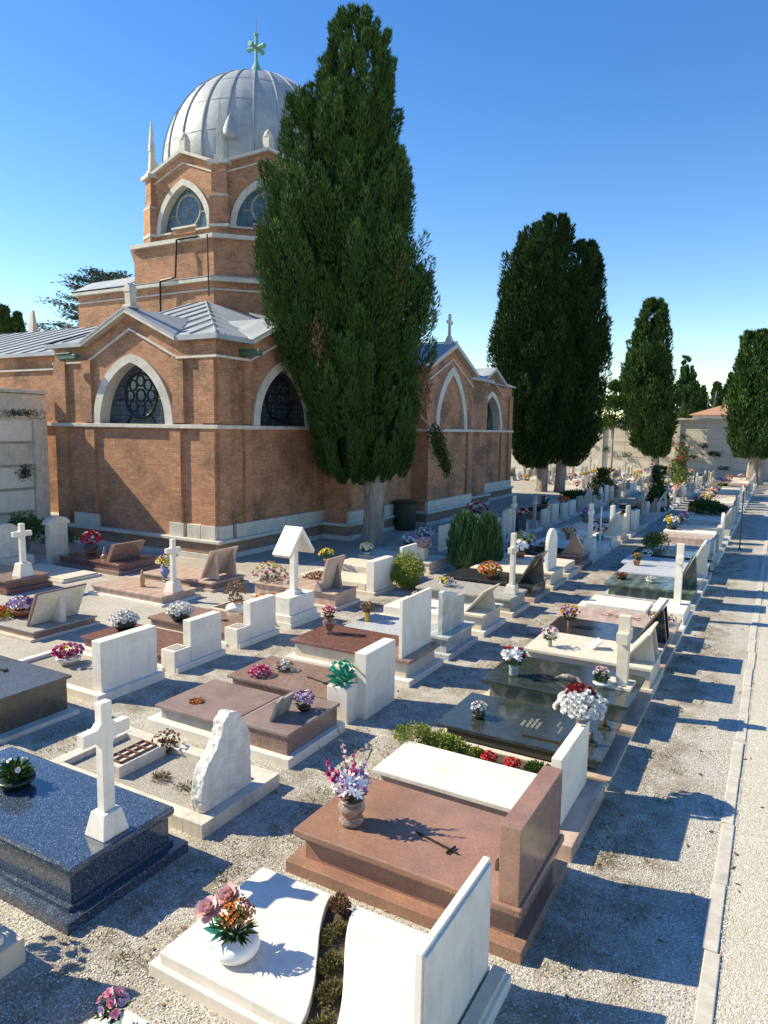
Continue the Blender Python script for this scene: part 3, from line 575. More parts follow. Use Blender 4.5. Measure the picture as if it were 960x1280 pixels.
bouquet('terracotta pot of dark red flowers on the pale bluish slab',(-3.2,19.9,.42),('pot','terracotta',1.3),(('small','rusty',12,.035),('small','rust',8,.03)),.14,.10,nl=90,leaf='leaf_green')
g=G('pale blue grey slab grave just before the dark bushy one',XA,20.4,1.35,2.3); g.plinth('grey_marble',.12); g.body('pale_grey',.12,.34,.1); g.slab('pale_grey',.34,.4,.03)
g=G('black granite grave overgrown with dark bushes at its foot',XA,21.95,1.35,2.3); g.plinth('black_granite',.12); g.body('black_granite',.12,.36,.1); g.slab('black_granite',.36,.42,.03); g.hs('rect','white_marble',-.3,.1,.3,1.0,.42,.85)
bouquet('white flowers in a low dish at the corner of the black granite grave',(-3.25,21.9,.35),('pan','ceramic_white',.9),(('small','white',16,.04),),.15,.08,nl=40,squash=.5)
bush('dark green bush with yellow tinges hanging over the foot of the black grave','bush',(-3.1,22.6,.3),(.42,.5,.42),'bush_olive',1800,.035,.07,seed=81,clumps=20)

# ---- second row
g=G('white grave at the left bottom edge with only its base corner in view',XB+.12,1.72,1.22,2.25); g.plinth('cream_stone',.2); g.slab('white_marble',.2,.26,.12); g.hs('wave','white_marble',-.25,.1,.1,1.1,.2,.95)
bouquet('tall flowers beside the headstone just outside the left bottom corner',(-5.45,2.75,.26),('urn','rose_marble',1.2),(('rose','pink',14,.05),('small','white',10,.04)),.22,.25,nl=120,leaf='leaf_green')
g=G('dark blue sparkling granite grave with a white marble cross standing on it',-4.62,3.3,1.25,2.6)
g.plinth('blue_granite',.10,e=.03); g.b('plinth','blue_granite',-2.5,-.1,.06,1.19,.10,.14,.004); g.body('blue_granite',.14,.40,.1,x1=-.12); g.slab('blue_granite',.40,.48,.07,x1=-.06,bev=.025)
g.cross('white_marble',-.26,.58,.48,1.18,.47,.11,.085,(.125,.085,.21),.72,.004,.045)
bouquet('dark pot with green leaves at the left edge on the blue granite slab',(-6.28,3.95,.48),('pan','dark_plastic',1.2),(('small','white',5,.03),),.15,.12,nl=150,lw=.045,ll=.13,leaf='leaf_green')
g=G('weathered kerb grave with gravel bed and rough hewn white headstone',XB+.14,4.78,1.22,2.45)
g.kerb('worn_marble',.15,.16)
P=[(.15,.15),(.88,.15),(.87,.5),(.86,.74),(.75,.95),(.66,1.04),(.55,1.07),(.46,1.0),(.42,.86),(.36,.76),(.30,.70),(.21,.62),(.15,.48),(.12,.3)]
ho=MB().prism(P,lambda u,v,d:(-.27+d,u,v),0,.15).build('headstone','rough_rock',g.t,bev=.012)
sd=ho.modifiers.new('sub','SUBSURF'); sd.subdivision_type='SIMPLE'; sd.levels=sd.render_levels=3
tx=bpy.data.textures.new('chips','CLOUDS'); tx.noise_scale=.06; dm=ho.modifiers.new('chips','DISPLACE'); dm.texture=tx; dm.strength=.03; dm.mid_level=.5
pl=empty('stone_planter',(-6.33,5.42,.08)); tag(pl,'white stone planter box with rusty iron grid in the weathered kerb grave','planter'); MB().box(-.17,.17,-.34,.34,0,.14).build('box','worn_marble',pl,bev=.006)
m=MB()
for k in range(5): m.box(-.12,.12,-.28+k*.13,-.265+k*.13,.14,.165)
for x in (-.12,-.01,.105): m.box(x,x+.015,-.28,.255,.142,.163)
m.build('iron_grid','rusty_iron',pl)
bouquet('withered brown plants behind the rusty planter grid',(-6.25,5.85,.08),(None,None,1),(('spray','rusty',20,.03),('small','rusty',8,.03)),.17,.14,nl=160,leaf='dry_leaf',name='withered_plant',cat='plant')
bouquet('small faded pink posy against the rough hewn headstone',(-5.12,5.62,.09),('cyl','clear_glass',.7),(('small','blush',5,.04),('small','pink',3,.035)),.08,.14,nl=30,leaf='leaf_grey')
bush('dry yellow tuft in the gravel bed left of centre in the weathered kerb grave','weed',(-5.75,5.3,.08),(.1,.1,.035),'dry_leaf',260,.01,.05,seed=91,name='weed_tuft',stem=False)
bush('sparse yellow green tuft near the rough headstone in the gravel bed','weed',(-5.35,5.3,.08),(.17,.12,.025),'succulent',260,.01,.04,seed=92,name='weed_tuft',stem=False)
g=G('violet streaked stone slab grave with small open book stele',XB,6.35,1.25,2.35)
g.plinth('white_marble',.12); g.b('side_panel','grey_stone',-2.2,-1.0,.12,1.15,.12,.27,.004); g.b('slab','violet_stone',-2.25,-1.02,.06,1.2,.27,.31,.006)
g.b('dividing_strip','white_marble',-1.0,-.82,.08,1.2,.12,.30,.004); g.b('head_block','brown_granite',-.8,-.08,.08,1.17,.12,.36,.006); g.b('slab','violet_stone',-.84,-.05,.05,1.2,.36,.40,.006)
bk=empty('book_stele',g.W(-.5,.42,.40),R(18)); tag(bk,'small grey open book stele on the violet streaked grave','stele'); MB().prism([(-.03,0),(.0,0),(.09,.26),(.06,.26)],lambda u,v,d:(u,d,v),-.2,0).prism([(.0,0),(.03,0),(.11,.25),(.08,.25)],lambda u,v,d:(u+d*.3,d,v),.0,.2).build('book','grey_stone',bk,bev=.004)
bouquet('purple and lilac posy beside the small open book stele',g.W(-.32,.75,.40),('pan','bronze',.6),(('small','purple',14,.03),('small','lilac',14,.03),('small','white',5,.025)),.14,.12,nl=70,leaf='leaf_grey')
bouquet('flat patch of dried orange petals on the violet streaked slab',(-6.62,6.75,.31),(None,None,1),(('small','orange',14,.03),('small','rust',10,.03)),.10,.01,nl=10,squash=.15,leaf='dry_leaf')
g=G('speckled brown slab grave with tall white block headstone and white flower box',XB+.05,7.78,1.15,2.35)
g.plinth('white_marble',.05,x1=-.2); g.body('brown_granite',.05,.24,.1,x1=-.3); g.slab('brown_granite',.24,.29,.04,x1=-.4)
g.hs('rect','white_marble',-.2,.19,.28,1.12,-.02,.93,.008); g.b('flower_box','white_marble',-.47,-.14,.0,.30,-.02,.50,.008)
bouquet('shiny green and teal foil plant in the white flower box',g.W(-.32,.15,.50),(None,None,1),(('small','teal',12,.05),),.17,.22,nl=120,lw=.07,ll=.17,leaf='petal_teal',cat='plant',name='foil_plant')
bouquet('magenta and pink carnations on the speckled brown slab',(-6.6,8.05,.29),(None,None,1),(('mum','magenta',12,.04),('mum','pink',14,.042)),.16,.07,nl=50,squash=.6)
bouquet('white and peach flowers just behind the magenta carnations',(-6.42,8.42,.29),(None,None,1),(('mum','white',12,.035),('rose','peach',4,.035)),.14,.08,nl=70,squash=.7,leaf='leaf_grey')
flat_cross('thin iron bar cross lying on the speckled brown slab',-5.95,8.35,.292,.45,R(-12),'black_iron',.012,.08,.9)
g=G('maroon slab grave on white sides with very tall plain white headstone',XB,9.45,1.3,2.4)
g.plinth('white_marble',.10); g.body('cream_stone',.10,.34,.12,x1=-.12); g.slab('maroon_granite',.34,.39,.05,x1=-.62); g.b('sill','brown_granite',-.6,-.04,.06,1.24,.34,.395,.006); g.hs('rect','white_marble',-.27,.06,.14,1.2,.395,1.34,.004)
bouquet('brown urn vase of pink roses on the maroon slab',(-6.75,10.15,.39),('urn','maroon_granite',1.35),(('rose','pink',12,.036),('small','magenta',4,.035)),.11,.12,nl=60,leaf='leaf_green')
g=G('pale grey slab grave with grey green marble headstone of curved outline',XB,10.95,1.35,2.4)
g.plinth('pale_grey',.10); g.b('side_panel','grey_marble',-.62,-.1,.1,1.25,.10,.34,.004); g.b('side_panel','grey_marble',-2.2,-.62,.14,1.2,.10,.2,.004); g.b('slab','pale_grey',-2.3,-.62,.06,1.28,.2,.24,.006); g.b('sill','grey_marble',-.64,-.04,.05,1.3,.34,.39,.006); g.hs('ogee','grey_marble',-.3,.09,.16,1.12,.39,1.18,.005)
bouquet('gold vase of dark withered flowers on the pale grey slab',(-6.85,11.65,.24),('cyl','gold_foil',1.25),(('spray','rusty',30,.04),('small','rusty',10,.03)),.12,.13,nl=50,leaf='dry_leaf')
g=G('white grave with short lectern headstone on a high cream block',XB,12.62,1.25,2.4)
g.plinth('white_marble',.10); g.b('side_panel','cream_stone',-.6,-.1,.1,1.15,.10,.36,.004); g.b('slab','travertine',-.64,-.04,.04,1.2,.36,.41,.006); g.b('slab','white_marble',-2.3,-.66,.08,1.15,.10,.3,.008); g.slant('cream_stone',-.5,-.1,.41,.88,.15,1.0,.04,[.6])
t=bouquet('small glass lantern of pale flowers on the white slab beside the grey headstone',(-6.45,13.0,.3),('glass','gold_foil',1.0),(('small','blush',9,.035),('small','pink',4,.03)),.11,.12,nl=40,leaf='leaf_grey')
g=G('grey stone slab grave with a grey stone cross',XB,14.3,1.2,2.4)
g.plinth('cream_stone',.10); g.body('grey_stone',.10,.34,.1); g.slab('grey_stone',.34,.40,.03); g.cross('worn_marble',-.24,.6,.40,1.36,.46,.12,.10,(.13,.1,.2),.68,.005,.02)
bouquet('pastel lilac and yellow flowers spread along the grey slab',(-6.55,14.75,.40),('pan','ceramic_white',.8),(('small','yellow',9,.04),('small','lilac',10,.04),('small','white',6,.03)),.22,.07,nl=60,squash=.5)
g=G('black granite grave with sharp slanting black headstone',XB,15.85,1.3,2.4)
g.plinth('rose_marble',.10); g.body('dark_bronze_granite',.10,.34,.1); g.slab('black_granite',.34,.39,.03); g.slant('dark_bronze_granite',-.5,-.08,.39,1.1,.15,1.1,.05,[.65])
bouquet('large round bunch of orange and peach roses on the black granite slab',(-6.05,16.25,.39),('pan','terracotta',1.2),(('rose','orange',26,.05),('rose','peach',22,.05),('rose','yellow',8,.04)),.30,.12,nl=120,squash=.7,leaf='leaf_green')
g=G('cream grave with tall round topped white headstone',XB,17.4,1.35,2.4)
g.plinth('cream_stone',.10); g.body('travertine',.10,.38,.1,x0=-.7); g.b('slab','travertine',-.72,-.04,.05,1.3,.38,.43,.006); g.b('slab','travertine',-2.3,-.74,.05,1.3,.10,.34,.006); g.hs('round','white_marble',-.32,.09,.25,1.05,.43,1.5,.006)
g=G('plain two stepped white slab grave without a headstone',XB,18.9,1.3,2.4); g.plinth('cream_stone',.16); g.slab('travertine',.16,.36,.12,x1=-.14)
g=G('maroon granite grave with wave shaped slanting headstone',XB,20.4,1.3,2.4); g.plinth('maroon_granite',.12); g.body('maroon_granite',.12,.34,.1); g.slab('black_granite',.34,.40,.03)
MB().prism([(-.75,.4),(-.05,.4),(-.08,.6),(-.2,.78),(-.3,.98),(-.42,.96),(-.48,.75),(-.6,.55)],lambda u,v,d:(u,d,v),.35,.5).build('headstone','red_granite',g.t,bev=.01)
g=G('white pillar grave with slim white cross on a high pedestal',XB,21.75,1.25,2.4); g.plinth('white_marble',.12); g.slab('travertine',.12,.3,.1,x1=-.5); g.cross('white_marble',-.24,.55,.12,1.68,.4,.13,.12,(.2,.15,.58),.74,.006)
bouquet('yellow and white flowers leaning on the slim white pillar cross',(-5.25,21.6,.35),('pot','ceramic_white',1.6),(('small','yellow',10,.05),('small','white',10,.05)),.25,.22,nl=130,leaf='leaf_grey')
g=G('white grave marked by a thin white metal pole',XB,23.3,1.2,2.4); g.plinth('white_marble',.14); g.slab('white_marble',.14,.3,.1); MB().tube([(-.2,.25,.1),(-.2,.25,1.6)],.03,8).build('pole','photo_white',g.t)
bouquet('red and white flowers in a teal wrap near the thin white pole',(-5.2,24.6,.3),('pot','teal_foil',1.8),(('rose','red',8,.07),('small','white',10,.05),('rose','peach',6,.06)),.22,.2,nl=60)
g=G('white grave with fan shaped headstone rising to one side',XB,24.8,1.25,2.4); g.plinth('white_marble',.12); g.body('white_marble',.12,.36,.1); g.slab('white_marble',.36,.41,.04); g.slant('white_marble',-.55,-.05,.41,1.22,.25,1.1,.05,[.7,1.0])
g=G('white grave with tall upright slab beside a wide low one',XB,26.35,1.3,2.4); g.plinth('cream_stone',.12); g.slab('travertine',.12,.36,.06); g.hs('rect','white_marble',-.5,.12,.1,.42,.36,1.35); g.hs('wave','travertine',-.2,.1,.45,1.25,.36,1.0)
bouquet('orange and yellow flowers on the slab before the slim pillar cross',(-6.2,24.3,.3),('pot','terracotta',1.5),(('small','orange',14,.06),('small','yellow',6,.05)),.25,.12,nl=80,squash=.6)
bouquet('low patch of orange flowers in front of the thin white pole',(-6.5,22.6,.25),(None,None,1),(('small','orange',14,.06),('small','rust',6,.05)),.24,.06,nl=60,squash=.4)
bouquet('bright yellow and white marguerites in a dark red pot',(-6.75,21.0,.2),('pot','maroon_granite',3.0),(('small','yellow',26,.06),('small','white',14,.06)),.38,.12,nl=160,squash=.8)
bouquet('white lilies in a terracotta pot between cross and round headstone',(-6.4,19.6,.25),('pot','terracotta',2.0),(('star','white',16,.09),('small','lilac',5,.05)),.26,.2,nl=90,leaf='leaf_green')

# ---- third row
g=G('dark bronze coloured granite box grave at the left edge',XC,4.93,1.25,2.5); g.b('plinth','worn_marble',-2.5,.02,-.02,1.25,-.03,.06); g.b('side_panel','dark_bronze_granite',-2.4,-.14,.06,1.17,.06,.5,.003); g.b('slab','dark_bronze_granite',-2.45,-.09,.0,1.22,.5,.54,.008)
flat_cross('tiny dark bronze cross on the dark granite box grave',-9.4,5.75,.542,.16,R(10),'black_iron',.02,.08)
g=G('white kerb grave with grey gravel bed and plain white block headstone',XC,6.5,1.25,2.45); g.kerb('white_marble',.13,.12); g.hs('rect','white_marble',-.27,.2,.12,1.17,.13,.88,.008)
bouquet('pink carnations with violet and yellow flowers on the white kerb grave bed',(-10.0,7.3,.08),('pan','ceramic_white',1.3),(('rose','magenta',14,.05),('rose','pink',8,.05),('small','purple',8,.045),('small','yellow',6,.04)),.24,.12,nl=90,squash=.6)
for y0,a,bx,lb,sl_ in ((8.0,'maroon slab grave with white block headstone and box, behind the white kerb grave',0,'maroon_granite',.25),(9.52,'brown slab grave with white block headstone and low white box, beside the roofed cross',0,'brown_granite',.25)):
    g=G(a,XC,y0,1.2,2.45); g.plinth('white_marble',.06,x1=-.3); g.body(lb,.06,sl_-.05,.1,x1=-.4); g.slab(lb,sl_-.05,sl_,.05,x1=-.42)
    g.b('plinth','white_marble',-.3,.0,.03,1.18,-.03,.1); g.hs('rect','white_marble',-.24,.18,.4,1.14,.1,.78,.008); g.b('flower_box','white_marble',-.36,-.05,.02,.38,-.03,.36,.008); g.b('box_gravel','fine_gravel',-.31,-.1,.07,.33,.36,.368,0)
bouquet('round cushion of white chrysanthemums on the maroon slab, nearer the path',(-9.95,9.75,.25),('pan','dark_plastic',1.4),(('mum','white',30,.06),),.26,.10,nl=70,squash=.6)
bouquet('cushion of white chrysanthemums half hidden behind the plain white headstone',(-10.35,8.75,.25),('pan','dark_plastic',1.4),(('mum','white',28,.06),),.26,.10,nl=60,squash=.6)
bouquet('tall dry brown flower stalks in a white pot on the brown slab',(-9.6,10.95,.2),('bowl','ceramic_white',1.2),(('spray','rusty',40,.05),('spray','rust',10,.04)),.22,.25,nl=90,leaf='dry_leaf',squash=1.1)
flat_cross('small black iron cross lying on the brown slab beside the box headstone',-9.4,10.1,.252,.3,R(15),'black_iron',.02,.1)
g=G('white marble cross under a little gabled roof on a tall block',XC,11.08,1.05,2.3); g.plinth('white_marble',.10,x0=-.6); g.b('block','white_marble',-.55,-.08,.06,.92,.10,.6,.008); g.b('block','white_marble',-.6,-.03,.02,.96,.10,.24,.006)
g.cross('white_marble',-.3,.5,.6,1.3,.34,.13,.12,(.13,.11,.08),.78,.006)
fn=lambda u,v,d:(-.3+d,u,v)
MB().prism([(.5,2.0),(.06,1.46),(.12,1.40),(.5,1.87),(.88,1.40),(.94,1.46)],fn,-.22,.22).build('roof','white_marble',g.t,bev=.006)
g.kerb2=g.b('planter_edge','cream_stone',-2.2,-.65,.0,.95,-.03,.14); g.b('planting_soil','soil',-2.1,-.7,.08,.87,.14,.16,0)
bouquet('patch of orange begonias beside the roofed cross',(-9.75,12.2,.15),(None,None,1),(('small','orange',60,.045),),.33,.06,nl=120,squash=.4)
bouquet('yellow, white and pink roses in a tall cluster left of the roofed cross',(-10.4,13.1,.15),('pot','terracotta',1.2),(('rose','cream',16,.06),('rose','pink',10,.06),('rose','yellow',6,.06),('rose','blush',10,.06)),.42,.22,nl=200,squash=.8,leaf='leaf_green')
g=G('rose veined marble grave with tilted stele and narrow side piece',XC,12.7,1.05,2.4); g.plinth('cream_stone',.08); g.body('rose_marble',.08,.34,.08,x1=-.06); g.slab('rose_marble',.34,.38,.03,x1=-.03)
MB().prism([(-.52,.38),(-.46,.38),(-.26,1.12),(-.32,1.12)],lambda u,v,d:(u,d+ (v-.38)*.0,v),.1,.82).build('headstone','rose_marble',g.t,bev=.006); MB().prism([(-.45,.38),(-.2,.38),(-.3,.95)],lambda u,v,d:(u,d,v),.55,.62).build('support_fin','violet_stone',g.t,bev=.004)
MB().prism([(-.6,.38),(-.4,.38),(-.52,.62)],lambda u,v,d:(u,d,v),.02,.1).build('side_piece','rose_marble',g.t,bev=.004)
bouquet('rust coloured dried grasses on the rose veined slab',(-9.8,14.2,.2),(None,None,1),(('spray','rust',50,.05),('spray','rusty',30,.05)),.35,.12,nl=120,leaf='dry_leaf',squash=.5)
bouquet('few yellow flowers behind the rose veined stele',(-10.6,15.8,.3),('pot','terracotta',1.2),(('small','yellow',12,.06),),.2,.18,nl=60)
g=G('white grave with thick plain block headstone left of the weeping green bush',XC,14.4,1.15,2.4); g.plinth('cream_stone',.08); g.slab('travertine',.08,.26,.08,x1=-.3); g.hs('rect','white_marble',-.28,.22,.08,1.05,.08,.82,.008)
bush('rounded light green weeping bush between two white headstones','bush',(-8.1,15.72,0),(.55,.5,.45),'hedge_lime',8000,.028,.07,seed=95,clumps=60,droop=.5,up=.1,stem=False)
g=G('white grave with thin tall headstone right of the weeping green bush',XC,16.0,1.15,2.4); g.plinth('cream_stone',.12); g.slab('travertine',.12,.3,.08,x1=-.3); g.hs('rect','white_marble',-.2,.09,.05,.9,.12,.95,.005)
bouquet('pale yellow flowers on the white slab before the dark tree trunk',(-10.4,17.6,.25),('pot','ceramic_white',1.2),(('small','cream',16,.06),('small','yellow',8,.05)),.2,.16,nl=90,leaf='leaf_green')
g=G('two stepped cream grave with a square flower block',XC,17.5,1.3,2.4); g.plinth('cream_stone',.08,e=.03); g.body('travertine',.08,.26,.06,x1=-.06); g.slab('travertine',.26,.31,.03,x1=-.03); g.b('flower_block','travertine',-.55,-.3,.25,.5,.31,.68,.005)
bouquet('ball of pink hydrangea on the square flower block',(-8.7,17.88,.68),(None,None,1),(('mum','pink',8,.07),('mum','blush',26,.075)),.22,.1,nl=20,squash=.8)
g=G('grey slab grave with upright mottled cream headstone in the cypress shade',XC,19.15,1.2,2.4); g.plinth('grey_stone',.12); g.slab('grey_stone',.12,.34,.08); g.hs('rect','travertine',-.6,.1,.15,.85,.34,1.12,.006)
bouquet('lilac and white flowers in a pale pot by the big cypress trunk',(-10.15,19.9,.2),('pan','pale_grey',1.6),(('small','lilac',14,.08),('small','white',12,.07),('small','darkred',5,.06)),.34,.2,nl=120,squash=.7,leaf='leaf_green')
bouquet('white daisies with dark leaves right of the lilac pot by the big cypress',(-10.6,21.9,.1),('pan','dark_plastic',1.6),(('small','white',24,.06),('small','lilac',4,.06)),.36,.2,nl=180,squash=.7,leaf='leaf_green')
for k,(x,y,rx,h,lb) in enumerate([(-7.62,18.35,.42,1.62,'taller rounded dark green conifer bush nearer the camera'),(-7.15,18.95,.36,1.55,'second dark green conifer bush merging behind the taller one')]):
    t=empty('conifer_bush',(x,y,0)); tag(t,lb,'bush'); rs=np.random.RandomState(200+k); n=9000; z=rs.uniform(0,1,n)**.85; a=rs.uniform(0,2*PI,n)
    rr0=rx*np.clip(np.minimum(1.0,(z*5)**.5)*np.sqrt(np.clip(1-z**2.6,0,1)),.02,1); lob=1+.13*np.sin(a*5+z*4)+.09*np.sin(a*9-z*11); rr1=rr0*lob*rs.uniform(.8,1.05,n)
    P=np.stack([rr1*np.cos(a),rr1*np.sin(a),z*h*.93],1); D=np.stack([np.cos(a)*.45,np.sin(a)*.45,np.ones(n)*.9],1)+rs.normal(size=(n,3))*.2
    D=D*np.array([.8,.8,1.5]); P=P*(1+.10*np.sin(a*13+k)*np.cos(a*7))[:,None]*np.array([1,1,1]); V,F=leafquads(P,D,.024,rs.uniform(.10,.26,n),rs); arrmesh('foliage',V,F,'conifer_bush',rs.uniform(0,1,n)*.7+.3*(lob-0.8)/.4*.8,t)
    MB().lathe([(rx*.5,0.02),(rx*.72,h*.25),(rx*.68,h*.5),(rx*.4,h*.75),(.03,h*.9)],12).build('opaque_core','cypress_dark',t)  # solid hull added inside the bush leaves

# ---- rows beside the church
g=G('low brown granite grave cut off by the left edge',XD,5.3,1.2,2.4); g.plinth('rose_marble',.08); g.body('maroon_granite',.08,.38,.08,x1=-.08); g.slab('brown_granite',.38,.43,.04,x1=-.04)
g=G('beige grave with big framed panel headstone seen from behind with one central prop',XD,7.85,1.45,2.5); g.plinth('cream_stone',.05,e=.04); g.body('brown_granite',.05,.15,.05,x1=-.04); g.slab('grey_stone',.15,.19,.02,x1=0)
fn=lambda u,v,d:(u,d,v); MB().prism([(-.46,.19),(-.41,.19),(-.1,.86),(-.15,.86)],fn,.18,1.28).build('headstone','brown_granite',g.t,bev=.004); MB().prism([(-.405,.2),(-.385,.2),(-.078,.84),(-.098,.84)],fn,.21,1.25).build('headstone_back','travertine',g.t); MB().prism([(-.38,.19),(-.12,.19),(-.12,.68),(-.16,.72)],fn,.68,.8).build('support_fin','travertine',g.t,bev=.004)
bouquet('pot of purple daisies beside the beige grave with the panel',(-12.95,8.45,.19),('pan','terracotta',1.5),(('small','lilac',22,.06),('small','purple',10,.05),('small','white',8,.05)),.26,.15,nl=90,squash=.6)
bouquet('orange and yellow flowers at the left edge on the beige grave',(-13.3,8.1,.19),(None,None,1),(('small','orange',30,.06),('small','yellow',14,.06)),.32,.1,nl=110,squash=.5)
g=G('rose stone grave with white cross and small madonna figure',XD+.05,10.95,1.15,2.45); g.plinth('white_marble',.05,e=.04); g.body('rose_marble',.05,.17,.06); g.slab('rose_marble',.17,.22,.02); g.cross('white_marble',-.24,.55,.22,1.22,.42,.11,.09,(.15,.11,.24),.74,.006,.02)
md=empty('madonna_figure',(-12.9,11.45,.22)); tag(md,'small brown madonna statuette on the rose stone grave','statuette'); MB().lathe([(.07,0),(.07,.03),(.055,.05),(.06,.12),(.065,.2),(.05,.28),(.028,.31),(.034,.35),(.02,.39),(.004,.41)],12).build('figure','statue_gold',md,smooth=True)
bouquet('yellow and violet flowers behind the white cross with madonna',(-13.1,12.35,.22),('urn','statue_blue',1.3),(('small','yellow',14,.06),('small','purple',6,.05),('small','cream',8,.05)),.2,.2,nl=70)
g=G('rose granite grave with square lectern headstone near the church corner',XD,12.6,1.3,2.5); g.plinth('rose_marble',.06,e=.04); g.body('brown_granite',.06,.17,.05); g.slab('rose_marble',.17,.22,.02); g.slant('rose_marble',-.55,-.2,.26,.98,.12,1.12,.05,[.3,.95])
bouquet('small green and yellow plant beside the rose lectern grave',(-12.9,12.15,.05),('pan','terracotta',1.0),(('small','cream',6,.04),),.15,.08,nl=90,leaf='leaf_green')
g=G('brown granite grave at the far left with white marble cross on a block',XE-.15,9.75,1.2,2.5); g.plinth('maroon_granite',.12); g.body('maroon_granite',.12,.28,.06); g.slab('brown_granite',.28,.34,.02); g.cross('white_marble',-.28,.62,.34,1.28,.48,.12,.1,(.17,.12,.32),.74,.006,.02)
g=G('pale flat slab grave level with the ground near the church',XE-.2,11.25,1.2,2.5); g.plinth('worn_marble',.06); g.slab('travertine',.06,.10,.08)
g=G('maroon stepped grave with low granite block headstone under the church wall',XE+.2,12.7,1.35,2.6); g.plinth('brown_granite',.1,e=.05); g.body('maroon_granite',.1,.24,.05); g.slab('maroon_granite',.24,.29,.02); g.slant('brown_granite',-.75,-.5,.29,.78,.15,1.2,.14)
bouquet('red and pink roses with silver leaves at the foot of the maroon stepped grave',(-17.1,13.35,.29),('pan','terracotta',1.2),(('rose','red',12,.07),('rose','magenta',10,.07),('small','blush',8,.06)),.32,.3,nl=140,squash=1.0,leaf='leaf_grey')
dl=empty('angel_figure',(-16.35,13.2,.29)); tag(dl,'tiny blue and gold angel figure leaning near the granite block','statuette'); MB().lathe([(.1,0),(.11,.04),(.07,.1),(.05,.12)],10).build('base','statue_gold',dl,smooth=True); MB().lathe([(.05,.1),(.06,.16),(.03,.24),(.035,.28),(.005,.32)],10).build('figure','statue_blue',dl,smooth=True)
g=G('white upright headstone with round hooded top before the columbarium',-17.95,12.62,.75,.4,name='headstone'); g.b('plinth','worn_marble',-.35,0,-.05,.8,-.03,.08)
g.hs('arch','worn_marble',-.28,.2,.08,.67,.08,1.25,.01,'stone'); MB().prism([(.02,1.13),(.75-.02,1.13)]+[(.375+.36*math.cos(a),1.14+.22*math.sin(a)) for a in [PI*k/10 for k in range(11)]],lambda u,v,d:(-.32+d,u,v),0,.28).build('cap','worn_marble',g.t,bev=.01)
g=G('broad white headstone with wavy top at the far left edge',-18.1,11.0,1.25,.8,name='headstone'); g.b('plinth','worn_marble',-.6,0,0,1.25,-.03,.35); g.hs('round','worn_marble',-.4,.18,.15,1.1,.35,1.28,.01,'stone')
bush('dark shrub growing against the foot of the columbarium','bush',(-20.0,13.3,0),(.7,.6,.7),'broadleaf',2200,.05,.1,seed=97,clumps=24)
bush('low dark shrub behind the round hooded headstone','bush',(-19.2,14.0,0),(.45,.45,.42),'broadleaf',1200,.05,.09,seed=98,clumps=16)
# ------------------------------------------------------------------ church
CH=empty('church',(-18.15,19.4,0)); tag(CH,'red brick domed church with pointed white arches and lead roofs','church')
CO=Vector((18.15,-19.4,0))
def cb(mb,name,mat,parent=None,**k):
    """build church part given in world coordinates"""
    mb.v=[(v[0]+CO.x,v[1]+CO.y,v[2]) for v in mb.v]; o=mb.build(name,mat,parent or CH,**k); return o
def arc_pts(w,h,n=12,u0=0,z0=0):
    """pointed arch from right foot over apex to left foot"""
    c=(h*h-w*w/4)/w; Rr=w/2+c; a1=math.atan2(h,c) if c>0 else PI-math.atan2(h,-c)
    a1=math.acos(max(-1,min(1,c/Rr))); r=[(-c+Rr*math.cos(a1*k/n),Rr*math.sin(a1*k/n)) for k in range(n+1)]
    r[-1]=(0,h); l=[(-x,y) for x,y in r[:-1]][::-1]
    return [(u0+x,z0+y) for x,y in r+l]
def plane(o,t):
    o=Vector((o[0],o[1],0)); t=Vector((t[0],t[1],0)).normalized(); n=Vector((t.y,-t.x,0))   # outward normal: right of travel
    return lambda u,v,d: tuple(o+t*u-n*d+Vector((0,0,v)))
def wallface(outline,hole,fn,depth,name='brick_wall',mat='brick',parent=None):
    """flat wall with an arched opening, mitred ends; outline starts lower left, lower right"""
    m=MB(); n=len(outline); u_lo=min(u for u,v in outline); u_hi=max(u for u,v in outline)
    if hole:
        k=len(hole)//2; uc=hole[k][0]; top=[v for u,v in outline if abs(u-uc)<1e-3]
        zb=outline[0][1]; up=outline[2:]                     # upper points from right to left
        R_=[p for p in up if p[0]>uc+1e-3]; L_=[p for p in up if p[0]<uc-1e-3]
        if top: zt=max(top)
        else: a,b=R_[-1],L_[0]; zt=a[1]+(b[1]-a[1])*(a[0]-uc)/(a[0]-b[0])
        sill=hole[0][1]
        rightp=[(uc,zb),(u_hi,zb)]+R_+[(uc,zt)]+[hole[k-i] for i in range(k+1)]+[(uc,sill)]
        leftp=[(u_lo,zb),(uc,zb),(uc,sill)]+[hole[len(hole)-1-i] for i in range(k+1)]+[(uc,zt)]+L_
        for P in (rightp,leftp): m.add([fn(u,v,0) for u,v in P],[tuple(range(len(P)))])
    else: m.add([fn(u,v,0) for u,v in outline],[tuple(range(n))])
    def bk(u): return u+depth if abs(u-u_lo)<1e-4 else (u-depth if abs(u-u_hi)<1e-4 else u)
    m.add([fn(u,v,0) for u,v in outline]+[fn(bk(u),v,depth) for u,v in outline],[(i,(i+1)%n,(i+1)%n+n,i+n) for i in range(n)])
    if hole:
        n=len(hole); m.add([fn(u,v,0) for u,v in hole]+[fn(u,v,depth) for u,v in hole],[(i,i+n,(i+1)%n+n,(i+1)%n) for i in range(n)])
    return cb(m,name,mat,parent)
